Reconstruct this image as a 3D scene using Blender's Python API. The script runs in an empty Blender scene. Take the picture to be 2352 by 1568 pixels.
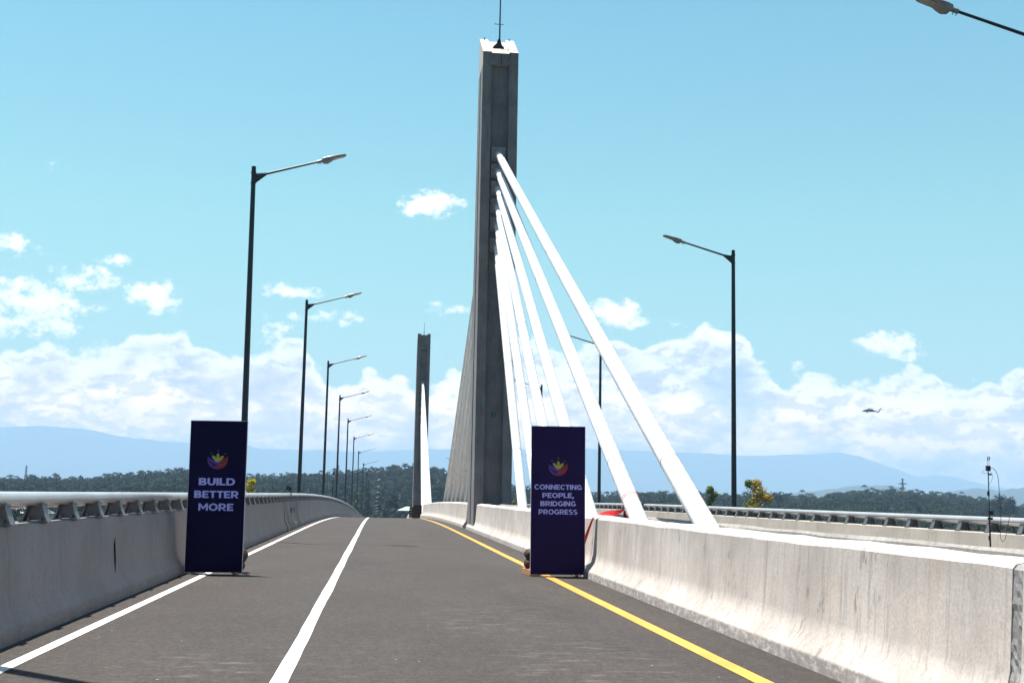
import bpy, bmesh, math, random
import numpy as np
from mathutils import Vector, Matrix, Quaternion
random.seed(7); np.random.seed(7)
R = math.radians
C = bpy.context.scene.collection
SC = bpy.context.scene

# ------------------------------------------------------------------ camera
F, CX, CY = 2800.0, 1176.0, 784.0          # measured focal length and centre, for a 2352 px wide picture
VPX, VPY, ROLL, CAMZ = 870.0, 1133.0, 0.02, 1.29
fwd = Vector((VPX-CX, VPY-CY, F)).normalized()
rgt = Vector((math.cos(ROLL), math.sin(ROLL), 0)); rgt = (rgt-fwd*rgt.dot(fwd)).normalized()
upv = rgt.cross(fwd)
if upv.y > 0: upv = -upv
MW = Matrix((rgt, fwd, upv))               # picture space (right, down, forward) -> world
def ray(x, y): return MW @ Vector((x-CX, y-CY, F))
def uv_of(x, y):
    d = ray(x, y); return d.x/d.y, d.z/d.y
cam = bpy.data.cameras.new('camera'); cam_o = bpy.data.objects.new('camera', cam); C.objects.link(cam_o)
cam.sensor_fit = 'HORIZONTAL'; cam.sensor_width = 36; cam.lens = F/2352*36
cam.clip_start = .1; cam.clip_end = 60000
right, down, look = MW @ Vector((1, 0, 0)), MW @ Vector((0, 1, 0)), MW @ Vector((0, 0, 1))
m3 = Matrix((right, -down, -look)).transposed()
cam_o.matrix_world = Matrix.Translation((0, 0, CAMZ)) @ m3.to_4x4()
SC.camera = cam_o

# ------------------------------------------------------------------ light
SUN = Vector((-.21, .19, 1)).normalized()
sl = bpy.data.lights.new('sun', 'SUN'); sl.energy = 5.0; sl.angle = R(.5); sl.color = (1, .955, .89)
so = bpy.data.objects.new('sun', sl); C.objects.link(so); so.location = (-20, 20, 60)
so.rotation_euler = SUN.to_track_quat('Z', 'Y').to_euler()
SC.view_settings.view_transform = 'Standard'; SC.view_settings.look = 'None'
SC.view_settings.exposure = 1.2; SC.view_settings.gamma = 1; SC.view_settings.use_curve_mapping = False
SC.render.engine = 'CYCLES'
cy = SC.cycles
cy.max_bounces = 6; cy.diffuse_bounces = 3; cy.glossy_bounces = 3; cy.volume_bounces = 1; cy.transparent_max_bounces = 8
cy.use_denoising = True
try: cy.denoiser = 'OPENIMAGEDENOISE'
except Exception: pass
cy.sample_clamp_indirect = 8

# ---- node helper
class NT:
    def __init__(s, tree): s.t = tree; s.n = tree.nodes; s.l = tree.links
    def node(s, typ, **kw):
        n = s.n.new(typ)
        for k, v in kw.items(): setattr(n, k, v)
        return n
    def put(s, sock, v):
        if v is None: return
        if isinstance(v, bpy.types.NodeSocket): s.l.new(v, sock)
        elif isinstance(v, (tuple, list)) and sock.type == 'RGBA' and len(v) == 3: sock.default_value = (*v, 1)
        else: sock.default_value = v
    def math(s, op, a, b=None, c=None, clamp=False):
        n = s.node('ShaderNodeMath', operation=op, use_clamp=clamp)
        s.put(n.inputs[0], a); s.put(n.inputs[1], b)
        if c is not None: s.put(n.inputs[2], c)
        return n.outputs[0]
    def noise(s, vec, scale, detail=4, rough=.55, dist=0, dim='3D'):
        n = s.node('ShaderNodeTexNoise', noise_dimensions=dim)
        s.put(n.inputs['Vector'], vec); n.inputs['Scale'].default_value = scale
        n.inputs['Detail'].default_value = detail; n.inputs['Roughness'].default_value = rough
        n.inputs['Distortion'].default_value = dist
        return n.outputs['Fac']
    def map(s, vec, scale=(1, 1, 1), loc=(0, 0, 0), rot=(0, 0, 0)):
        n = s.node('ShaderNodeMapping'); s.put(n.inputs['Vector'], vec)
        n.inputs['Scale'].default_value = scale; n.inputs['Location'].default_value = loc; n.inputs['Rotation'].default_value = rot
        return n.outputs[0]
    def ss(s, v, a, b, lo=0., hi=1.):
        n = s.node('ShaderNodeMapRange', interpolation_type='SMOOTHSTEP')
        s.put(n.inputs[0], v); s.put(n.inputs[1], a); s.put(n.inputs[2], b); s.put(n.inputs[3], lo); s.put(n.inputs[4], hi)
        return n.outputs[0]
    def mix(s, f, a, b, mode='MIX'):
        n = s.node('ShaderNodeMix', data_type='RGBA', blend_type=mode)
        s.put(n.inputs[0], f); s.put(n.inputs[6], a); s.put(n.inputs[7], b)
        return n.outputs[2]
    def ramp(s, f, stops, interp='LINEAR'):
        n = s.node('ShaderNodeValToRGB'); s.put(n.inputs[0], f); cr = n.color_ramp; cr.interpolation = interp
        while len(cr.elements) < len(stops): cr.elements.new(.5)
        for e, (p, c) in zip(cr.elements, stops):
            e.position = p
            e.color = (*c, 1) if isinstance(c, (tuple, list)) else (c, c, c, 1)
        return n.outputs[0]
    def comb(s, x, y, z):
        n = s.node('ShaderNodeCombineXYZ'); s.put(n.inputs[0], x); s.put(n.inputs[1], y); s.put(n.inputs[2], z); return n.outputs[0]
    def sep(s, v):
        n = s.node('ShaderNodeSeparateXYZ'); s.put(n.inputs[0], v); return n.outputs

# ------------------------------------------------------------------ world: daylight sky with a bank of cumulus
w = bpy.data.worlds.new('World'); SC.world = w; w.use_nodes = True
N = NT(w.node_tree); N.n.clear()
sky = N.node('ShaderNodeTexSky', sky_type='NISHITA'); sky.sun_disc = False
sky.sun_elevation = math.asin(SUN.z); sky.sun_rotation = math.atan2(SUN.x, SUN.y)
sky.altitude = 50; sky.air_density = 1.0; sky.dust_density = .6; sky.ozone_density = 1.2
tc = N.node('ShaderNodeTexCoord').outputs['Generated']
dx, dy, dz = N.sep(tc)
ay = N.math('MAXIMUM', N.math('ABSOLUTE', dy), .02)
U = N.math('DIVIDE', dx, ay); V = N.math('DIVIDE', dz, ay)
def rampfun(pts, lo=-.5, hi=.75):        # piecewise linear v(u) given picture points; returns value in v units
    st = []
    for x, y in pts:
        u, v = uv_of(x, y); st.append(((u-lo)/(hi-lo), v))
    st.sort()
    n = N.ramp(N.math('DIVIDE', N.math('SUBTRACT', U, lo), hi-lo), [(p, v*4) for p, v in st], 'B_SPLINE' if False else 'EASE')
    return N.math('MULTIPLY', n, .25)
bank_top = rampfun([(0,805),(110,790),(190,806),(250,790),(310,762),(410,755),(455,782),(560,806),(625,785),(690,775),(722,835),(765,885),(840,858),
  (905,866),(965,885),(1050,862),(1110,800),(1225,768),(1290,800),(1400,764),(1485,795),(1550,775),(1645,742),(1700,762),(1745,822),(1800,885),
  (1870,860),(1990,868),(2125,852),(2190,892),(2300,866),(2352,848)])
q = N.comb(U, V, 0)
qs = N.map(q, (1, 1.35, 1))
wob1 = N.noise(qs, 26, 8, .60); wob2 = N.noise(qs, 90, 8, .62)
wob3 = N.noise(N.map(q, (1, 1.35, 1), (4.1, 2.3, .7)), 11, 4, .55)
wob = N.math('ADD', N.math('MULTIPLY', N.math('SUBTRACT', wob1, .5), .042), N.math('MULTIPLY', N.math('SUBTRACT', wob2, .5), .030))
vor = N.node('ShaderNodeTexVoronoi', feature='SMOOTH_F1'); N.put(vor.inputs['Vector'], qs); vor.inputs['Scale'].default_value = 46
vor.inputs['Smoothness'].default_value = .5
puff = N.math('MULTIPLY', N.math('SUBTRACT', .45, vor.outputs['Distance']), .018)
edge = N.math('ADD', N.math('SUBTRACT', N.math('ADD', bank_top, N.math('MULTIPLY', wob, .62)), V), puff)
bank = N.ss(edge, -.0012, .0060)
# single puffs: (x, y, half width, half height, strength) read off the photograph, laid on the sky dome
puffs = [(985,467,62,26,.95),(1412,722,48,30,.95),(30,560,56,28,.62),(60,690,130,50,1),(180,650,70,34,.9),(40,740,110,36,.8),(352,680,60,32,.95),(222,628,30,22,.55),(268,598,24,12,.4),
  (668,670,54,17,.75),(1030,709,40,13,.35),(735,735,90,20,.42),(835,728,34,12,.35),(640,765,50,26,.5),(2035,788,62,26,.85),(2100,812,34,17,.42),
  (1838,842,17,18,.6),(118,375,12,14,.28),(1555,742,26,9,.22),(1450,735,30,14,.4)]
den = None
for (x, y, rx, ry, a) in puffs:
    u0, v0 = uv_of(x, y); u1, _ = uv_of(x+rx, y); _, v1 = uv_of(x, y-ry)
    n = N.node('ShaderNodeVectorMath', operation='MULTIPLY_ADD'); N.put(n.inputs[0], q)
    su, sv = 1/(u1-u0)/1.5, 1/(v1-v0)/1.5
    n.inputs[1].default_value = (su, sv, 0); n.inputs[2].default_value = (-u0*su, -v0*sv, 0)
    ln = N.node('ShaderNodeVectorMath', operation='LENGTH'); N.l.new(n.outputs[0], ln.inputs[0])
    d = N.math('MULTIPLY_ADD', ln.outputs['Value'], -a, a)
    den = d if den is None else N.math('SMOOTH_MAX', den, d, .12)
nz = N.math('ADD', N.math('MULTIPLY', N.math('SUBTRACT', wob1, .5), 2.3), N.math('MULTIPLY', N.math('SUBTRACT', wob2, .5), 2.0))
single = N.ss(N.math('ADD', den, nz), .10, .75)
single = N.math('MULTIPLY', single, N.ss(den, -.05, .12))
cl = N.math('MULTIPLY', N.math('MAXIMUM', bank, N.math('MULTIPLY', single, .93)), N.ss(dy, .0, .25))
# light and grey inside the bank
body = N.noise(N.map(q, (1, 1.9, 1), (1.7, .3, 2.2)), 17, 6, .6, .3)
body2 = N.noise(N.map(q, (1, 2.6, 1), (.2, 5.3, 1.2)), 48, 5, .6)
depth = N.ss(edge, .0, .035)
def relief(sc, loc, off):
    a = N.noise(N.map(q, (1, 1.7, 1), loc), sc, 7, .58, .15)
    b = N.noise(N.map(q, (1, 1.7, 1), (loc[0]+off[0], loc[1]+off[1], loc[2])), sc, 7, .58, .15)
    return N.math('SUBTRACT', b, a)
rel = N.math('ADD', relief(20, (3.3, .9, 5), (-.004, .014)), N.math('MULTIPLY', relief(55, (1.1, 2.9, 3), (-.002, .006)), .7))
shade = N.math('MULTIPLY', N.ss(rel, .0, .11), N.ss(edge, .001, .014))
grey = N.math('MULTIPLY', depth, N.ss(N.math('ADD', N.math('MULTIPLY', body, .75), N.math('MULTIPLY', body2, .25)), .40, .60))
u0, v0 = uv_of(1690, 905)
vm = N.node('ShaderNodeVectorMath', operation='MULTIPLY_ADD'); N.put(vm.inputs[0], q)
vm.inputs[1].default_value = (22, 26, 0); vm.inputs[2].default_value = (-u0*22, -v0*26, 0)
ln = N.node('ShaderNodeVectorMath', operation='LENGTH'); N.l.new(vm.outputs[0], ln.inputs[0])
hole = N.math('MULTIPLY', N.ss(N.math('ADD', ln.outputs['Value'], N.math('MULTIPLY', nz, .5)), .25, 1.05, 1, 0), .8)
# sky colour
elev = N.math('ARCSINE', N.math('MINIMUM', N.math('MAXIMUM', dz, -1), 1))
tint = N.ramp(N.math('DIVIDE', elev, 1.5708, clamp=True), [(0, (.46, .52, .52)), (.06, (.58, .73, .56)), (.14, (.60, .87, .62)), (.24, (.52, .86, .70)), (.36, (.46, .60, .58)), (1, (.42, .44, .40))])
skyc = N.mix(1, sky.outputs[0], tint, 'MULTIPLY')
cloudc = N.mix(grey, (7.2, 7.0, 6.8), (3.1, 3.45, 3.75))
cloudc = N.mix(N.math('MULTIPLY', shade, .6), cloudc, (2.7, 3.05, 3.4))
cloudc = N.mix(hole, cloudc, (2.2, 3.1, 3.9))
lowb = N.ss(V, .115, .02)
cloudc = N.mix(1, cloudc, N.mix(lowb, (1, 1, 1), (2.75, 1.85, 1.38)), 'MULTIPLY')
skyc = N.mix(N.ss(dy, .15, -.7), skyc, N.mix(1, skyc, (.36, .36, .40), 'MULTIPLY'))
fin = N.mix(cl, skyc, cloudc)
bg = N.node('ShaderNodeBackground'); N.put(bg.inputs[0], fin); bg.inputs[1].default_value = .1
wo = N.node('ShaderNodeOutputWorld'); N.l.new(bg.outputs[0], wo.inputs[0])

# ------------------------------------------------------------------ materials
def mat(name, base=(.5, .5, .5), rough=.7, metal=0., build=None, spec=None):
    m = bpy.data.materials.new(name); m.use_nodes = True
    T = NT(m.node_tree); b = T.n['Principled BSDF']
    b.inputs['Base Color'].default_value = (*base, 1); b.inputs['Roughness'].default_value = rough; b.inputs['Metallic'].default_value = metal
    if spec is not None: b.inputs['Specular IOR Level'].default_value = spec
    if build: build(T, b)
    return m
def simple_noise(c1, c2, scale, bump=0., det=5, vscale=(1, 1, 1), lo=.3, hi=.7):
    def f(T, b):
        co = T.node('ShaderNodeTexCoord').outputs['Object']
        n = T.noise(T.map(co, vscale), scale, det, .6)
        T.put(b.inputs['Base Color'], T.mix(T.ss(n, lo, hi), c1, c2))
        if bump:
            bp = T.node('ShaderNodeBump'); bp.inputs['Strength'].default_value = bump; bp.inputs['Distance'].default_value = .02
            T.put(bp.inputs['Height'], n); T.put(b.inputs['Normal'], bp.outputs[0])
    return f
def concrete(c_lo, c_hi, stain, seam=2.3, dirt=(.13, .115, .11), pit=.5, toe=.0):
    def f(T, b):
        co = T.node('ShaderNodeTexCoord').outputs['Object']
        x, y, z = T.sep(co)
        big = T.noise(co, .9, 6, .62)
        streak = T.noise(T.map(co, (6, 6, .35)), 2.2, 6, .62)
        fine = T.noise(co, 38, 5, .65)
        col = T.mix(T.ss(big, .34, .66), c_lo, c_hi)
        col = T.mix(T.math('MULTIPLY', T.ss(streak, .48, .74), .75), col, stain)
        tn = T.noise(T.map(co, (1, 1, .6), (9, 3, 1)), 2.3, 5, .65)
        col = T.mix(T.math('MULTIPLY', T.ss(tn, .5, .68), .35), col, T.mix(1, col, (1.0, .90, .80), 'MULTIPLY'))
        col = T.mix(T.math('MULTIPLY', T.ss(tn, .45, .3), .4), col, T.mix(1, col, (.80, .82, .86), 'MULTIPLY'))
        col = T.mix(T.math('MULTIPLY', T.ss(fine, .38, .66), .3), col, tuple(c*.55 for c in c_lo))
        # blotches near the top edge and dark pits
        pits = T.noise(T.map(co, (1, 1, .55)), 15, 4, .7)
        pm = T.math('MULTIPLY', T.ss(pits, .66, .76), T.ss(T.noise(co, 1.7, 3), .46, .6))
        col = T.mix(T.math('MULTIPLY', pm, pit), col, dirt)
        sm = T.noise(T.map(co, (1.4, 1.4, .8), (2, 5, 1)), 4.2, 6, .72)
        col = T.mix(T.math('MULTIPLY', T.math('MULTIPLY', T.ss(sm, .54, .66), T.ss(T.noise(co, 1.1, 2), .42, .6)), pit*.75), col, tuple(c*1.5 for c in dirt))
        # hairline cracks down the face, one every couple of metres
        wv = T.math('ADD', y, T.math('MULTIPLY', T.noise(T.map(co, (.2, .05, 1)), 3.2, 4), .16))
        fr = T.math('ABSOLUTE', T.math('SUBTRACT', T.math('FRACT', T.math('DIVIDE', wv, seam)), .5))
        crack = T.math('MULTIPLY', T.ss(fr, 0, .0022, 1, 0), T.ss(T.noise(co, 5, 3), .35, .5))
        col = T.mix(T.math('MULTIPLY', crack, .55), col, tuple(c*.5 for c in dirt))
        if toe:   # road dirt on the vertical toe
            at = T.node('ShaderNodeAttribute', attribute_name='toe').outputs['Fac']
            tm = T.math('MULTIPLY', T.ss(at, .08, .9), T.ss(T.noise(T.map(co, (1.3, 1.3, 3.2)), 5.5, 7, .72), .30, .58))
            col = T.mix(T.math('MULTIPLY', tm, toe), col, dirt)
        T.put(b.inputs['Base Color'], col)
        bp = T.node('ShaderNodeBump'); bp.inputs['Strength'].default_value = .35; bp.inputs['Distance'].default_value = .012
        hh = T.math('SUBTRACT', T.math('ADD', T.math('MULTIPLY', streak, .6), T.math('MULTIPLY', fine, .4)), T.math('MULTIPLY', crack, .8))
        T.put(bp.inputs['Height'], hh); T.put(b.inputs['Normal'], bp.outputs[0])
        b.inputs['Roughness'].default_value = .85
    return f
def asphalt(T, b):
    co = T.node('ShaderNodeTexCoord').outputs['Object']
    big = T.noise(T.map(co, (1, .45, 1)), .8, 7, .68)
    gr = T.noise(co, 48, 4, .75); gr2 = T.noise(co, 14, 4, .65)
    col = T.mix(T.ss(big, .3, .7), (.0215, .0165, .0145), (.0440, .0345, .0300))
    col = T.mix(T.math('MULTIPLY', T.ss(gr, .45, .68), .75), col, (.088, .073, .064))
    col = T.mix(T.math('MULTIPLY', T.ss(gr, .54, .34), .7), col, (.013, .012, .011))
    col = T.mix(T.math('MULTIPLY', T.ss(gr2, .44, .58), .6), col, (.021, .0165, .0145))
    gr4 = T.noise(T.map(co, (1, .6, 1), (4, 4, 0)), 22, 4, .7)
    col = T.mix(T.math('MULTIPLY', T.ss(gr4, .5, .62), .55), col, (.066, .054, .047))
    gr3 = T.noise(T.map(co, (1.6, .7, 1), (2, 7, 0)), 4.5, 6, .75)
    col = T.mix(T.math('MULTIPLY', T.ss(gr3, .50, .64), .45), col, (.058, .048, .042))
    # pale scuffs, mostly crosswise on the right of the lane
    sc = T.noise(T.map(co, (.8, 2.2, 1), (3, 1, 0)), 3.4, 7, .78)
    ax, ayy, _ = T.sep(co)
    def blob(cx, cyy, rx, ry):
        a = T.math('DIVIDE', T.math('SUBTRACT', ax, cx), rx); b_ = T.math('DIVIDE', T.math('SUBTRACT', ayy, cyy), ry)
        return T.ss(T.math('ADD', T.math('MULTIPLY', a, a), T.math('MULTIPLY', b_, b_)), 1., .1)
    area = blob(1.65, 9.6, .9, 2.2)
    for q_ in ((1.25, 13.0, 1.0, 2.2), (-1.35, 9.4, .8, 1.2), (.75, 7.9, .9, .8), (-1.9, 7.8, .5, .6), (2.2, 17, .6, 2.5), (9.5, 13, 1.5, 5)): area = T.math('MAXIMUM', area, blob(*q_))
    area = T.math('MAXIMUM', area, T.math('MULTIPLY', T.ss(T.noise(T.map(co, (1, .4, 1), (5.4, 0, 0)), .42, 2), .52, .7), .6))
    col = T.mix(T.math('MULTIPLY', T.math('MULTIPLY', T.ss(sc, .51, .66), area), .7), col, (.13, .112, .097))
    # thin dark roller marks across the road
    dk = T.noise(T.map(co, (.9, 16, 1), (0, 3, 0)), 1.0, 3, .6)
    col = T.mix(T.math('MULTIPLY', T.ss(dk, .62, .67), .7), col, (.014, .013, .013))
    dk2 = T.noise(T.map(co, (1.3, 4.2, 1), (1, 2, 0)), 2.0, 6, .72)
    da = T.math('MAXIMUM', blob(1.9, 14.6, .75, 2.4), T.math('MAXIMUM', blob(2.2, 11.0, .5, 1.6), blob(.6, 22, 1.6, 3)))
    col = T.mix(T.math('MULTIPLY', T.math('MULTIPLY', T.ss(dk2, .50, .62), da), .65), col, (.010, .009, .009))
    jn = T.math('ABSOLUTE', T.math('SUBTRACT', T.math('ADD', ayy, T.math('MULTIPLY', T.noise(co, .8, 3), .5)), 29.6))
    col = T.mix(T.math('MULTIPLY', T.math('MULTIPLY', T.ss(jn, .10, .03), T.ss(T.noise(T.map(co, (1, 0, 0)), 1.1, 2), .48, .52)), .8), col, (.008, .008, .008))
    # damp grime and dust along the foot of the barrier
    gm = T.math('MULTIPLY', T.ss(T.math('ABSOLUTE', T.math('SUBTRACT', ax, 3.3)), .32, .05), T.ss(T.noise(T.map(co, (2, .8, 1)), 3, 6, .7), .38, .62))
    col = T.mix(T.math('MULTIPLY', gm, .55), col, (.020, .016, .013))
    # bits of grit and white specks
    vo = T.node('ShaderNodeTexVoronoi'); T.put(vo.inputs['Vector'], co); vo.inputs['Scale'].default_value = 5.5
    rnd = T.sep(vo.outputs['Color'])[0]
    sp = T.math('MULTIPLY', T.ss(vo.outputs['Distance'], .03, .07, 1, 0), T.ss(rnd, .84, .86))
    col = T.mix(sp, col, (.36, .33, .3))
    sp2 = T.math('MULTIPLY', T.ss(vo.outputs['Distance'], .05, .1, 1, 0), T.ss(rnd, .15, .13))
    col = T.mix(sp2, col, (.012, .011, .011))
    T.put(b.inputs['Base Color'], col); b.inputs['Roughness'].default_value = .82
    b.inputs['Specular IOR Level'].default_value = .35
    bp = T.node('ShaderNodeBump'); bp.inputs['Strength'].default_value = .5; bp.inputs['Distance'].default_value = .006
    T.put(bp.inputs['Height'], gr); T.put(b.inputs['Normal'], bp.outputs[0])
def paint(c, wear):
    def f(T, b):
        co = T.node('ShaderNodeTexCoord').outputs['Object']
        n = T.noise(co, 26, 5, .7); n2 = T.noise(co, 1.3, 4)
        col = T.mix(T.ss(n2, .35, .7), c, tuple(k*.82 for k in c))
        col = T.mix(T.math('MULTIPLY', T.ss(n, .56, .70), wear), col, (.10, .09, .08))
        T.put(b.inputs['Base Color'], col)
    return f
def foliage(c1, c2, c3=None, scale=.35):
    def f(T, b):
        co = T.node('ShaderNodeTexCoord').outputs['Object']
        n = T.noise(co, scale, 4, .7); n2 = T.noise(co, scale*7, 3, .6)
        col = T.mix(T.ss(n, .35, .65), c1, c2)
        if c3: col = T.mix(T.ss(n2, .5, .68), col, c3)
        T.put(b.inputs['Base Color'], col); b.inputs['Roughness'].default_value = .9
        b.inputs['Specular IOR Level'].default_value = .05
    return f
M = {}
M['asphalt'] = mat('asphalt', build=asphalt)
M['line_white'] = mat('white_road_paint', build=paint((.78, .77, .73), .6), rough=.6)
M['line_yellow'] = mat('yellow_road_paint', build=paint((.62, .30, .04), .6), rough=.6)
M['conc_med'] = mat('weathered_median_concrete', build=concrete((.44, .395, .36), (.60, .545, .50), (.30, .265, .245), 2.4, toe=.7, pit=1.0))
M['conc_par'] = mat('parapet_concrete', build=concrete((.27, .23, .225), (.33, .285, .28), (.235, .205, .205), 6.5, toe=.35, pit=.25))
M['conc_parr'] = mat('outer_parapet_concrete', build=concrete((.40, .36, .31), (.50, .455, .40), (.33, .29, .24), 1.9, pit=.4))
M['conc_grey'] = mat('grey_streaked_concrete', build=concrete((.30, .28, .26), (.40, .375, .35), (.20, .185, .175), 2.1, toe=.6, pit=.8))
M['conc_pyl'] = mat('shaded_pylon_concrete', build=concrete((.175, .168, .170), (.25, .24, .242), (.13, .125, .13), 60, pit=.6))  # shade on the pylon faces is put into this darker colour
M['conc_cap'] = mat('sunlit_cap_concrete', build=concrete((.46, .42, .37), (.62, .58, .53), (.36, .31, .26), 60, pit=.5))  # sunlit copy of the pylon concrete, the sun put into its paler colour
M['conc_joint'] = mat('stained_joint_concrete', build=concrete((.17, .15, .145), (.34, .33, .33), (.12, .105, .10), .9, pit=.8))
M['sheath'] = mat('white_cable_sheath', build=simple_noise((.80, .80, .79), (.70, .70, .68), 1.4, 0, 4, (1, 1, 1)), rough=.35)
M['sheath_seam'] = mat('cable_collar_grey', (.30, .31, .32), .45)
M['darksteel'] = mat('dark_lamp_steel', build=simple_noise((.013, .018, .024), (.022, .028, .034), 2.0), rough=.38, metal=.2)
M['lampgrey'] = mat('lamp_head_alloy', build=simple_noise((.20, .19, .185), (.27, .26, .25), 6), rough=.45, metal=.4)
M['led'] = mat('led_lens', (.34, .33, .26), .2)
M['galv'] = mat('galvanised_rail', build=simple_noise((.56, .54, .55), (.68, .66, .66), 1.2, 0, 4), rough=.33, metal=.6)
M['post'] = mat('rail_post_steel', build=simple_noise((.13, .13, .14), (.20, .20, .21), 9), rough=.5, metal=.5)
M['black'] = mat('black_plastic', (.012, .012, .013), .5)
M['banner_blue'] = mat('navy_print', build=simple_noise((.0055, .0035, .034), (.0075, .005, .038), 3), rough=.7, spec=.08)
M['banner_violet'] = mat('violet_navy_print', build=simple_noise((.018, .0095, .064), (.022, .011, .070), 3), rough=.7, spec=.08)
M['foam'] = mat('white_board_edge', (.62, .60, .62), .6)
M['lavender'] = mat('lavender_print', (.43, .42, .90), .6)
M['logo_yellow'] = mat('emblem_yellow', (.40, .36, .06), .6)
M['logo_blue'] = mat('emblem_blue', (.055, .03, .34), .6)
M['logo_red'] = mat('emblem_red', (.26, .012, .015), .6)
M['logo_orange'] = mat('emblem_orange', (.30, .035, .018), .6)
M['star'] = mat('emblem_star', (.50, .48, .50), .6)
M['wood'] = mat('raw_timber', build=simple_noise((.42, .19, .06), (.52, .28, .11), 8, .2, 4, (1, 6, 6)), rough=.7)
M['bag'] = mat('brown_sack', build=simple_noise((.03, .010, .007), (.055, .018, .011), 22, .6), rough=.8)
M['ribbon'] = mat('red_satin_ribbon', (.62, .012, .018), .35)
M['green'] = mat('green_lens', (.05, .35, .25), .25)
M['heli'] = mat('dark_helicopter_paint', (.018, .028, .03), .5)
M['plate'] = mat('anchor_plate_steel', build=simple_noise((.26, .25, .25), (.42, .41, .41), 14, .3), rough=.7, metal=.1)
M['tower'] = mat('pylon_lattice_steel', (.16, .18, .20), .6, .3)
M['bark'] = mat('bark', build=simple_noise((.09, .075, .06), (.16, .14, .12), 6, .4), rough=.9)
M['leaf_forest'] = mat('forest_leaves', build=foliage((.006, .012, .007), (.012, .021, .010), (.024, .034, .013), .03))
M['leaf_palm'] = mat('palm_fronds', build=foliage((.009, .015, .008), (.016, .024, .011), None, .5))
M['leaf_green'] = mat('fresh_leaves', build=foliage((.05, .10, .014), (.11, .17, .02), (.28, .28, .03), 1.2))
M['leaf_gold'] = mat('golden_leaves', build=foliage((.36, .17, .02), (.50, .40, .03), (.16, .17, .02), .9))
M['leaf_yellow'] = mat('yellow_leaves', build=foliage((.55, .45, .02), (.70, .62, .04), (.2, .22, .02), .9))
M['terrain'] = mat('undergrowth', build=simple_noise((.010, .017, .008), (.02, .03, .012), .02), rough=.95)
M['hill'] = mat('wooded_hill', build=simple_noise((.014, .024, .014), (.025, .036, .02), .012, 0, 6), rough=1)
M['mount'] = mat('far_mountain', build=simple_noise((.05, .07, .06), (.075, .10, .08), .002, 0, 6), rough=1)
M['roof_green'] = mat('pale_green_roof', (.42, .58, .50), .5)
M['roof_white'] = mat('bright_roof', (.72, .74, .74), .5)
M['crate'] = mat('dark_brown_panel', build=simple_noise((.012, .005, .004), (.045, .012, .007), 2.2, 0, 3, (.3, .3, 5)), rough=.6)
M['wallpale'] = mat('pale_wall', (.5, .47, .42), .8)
M['insul'] = mat('signal_white', (.7, .7, .7), .5)

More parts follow.
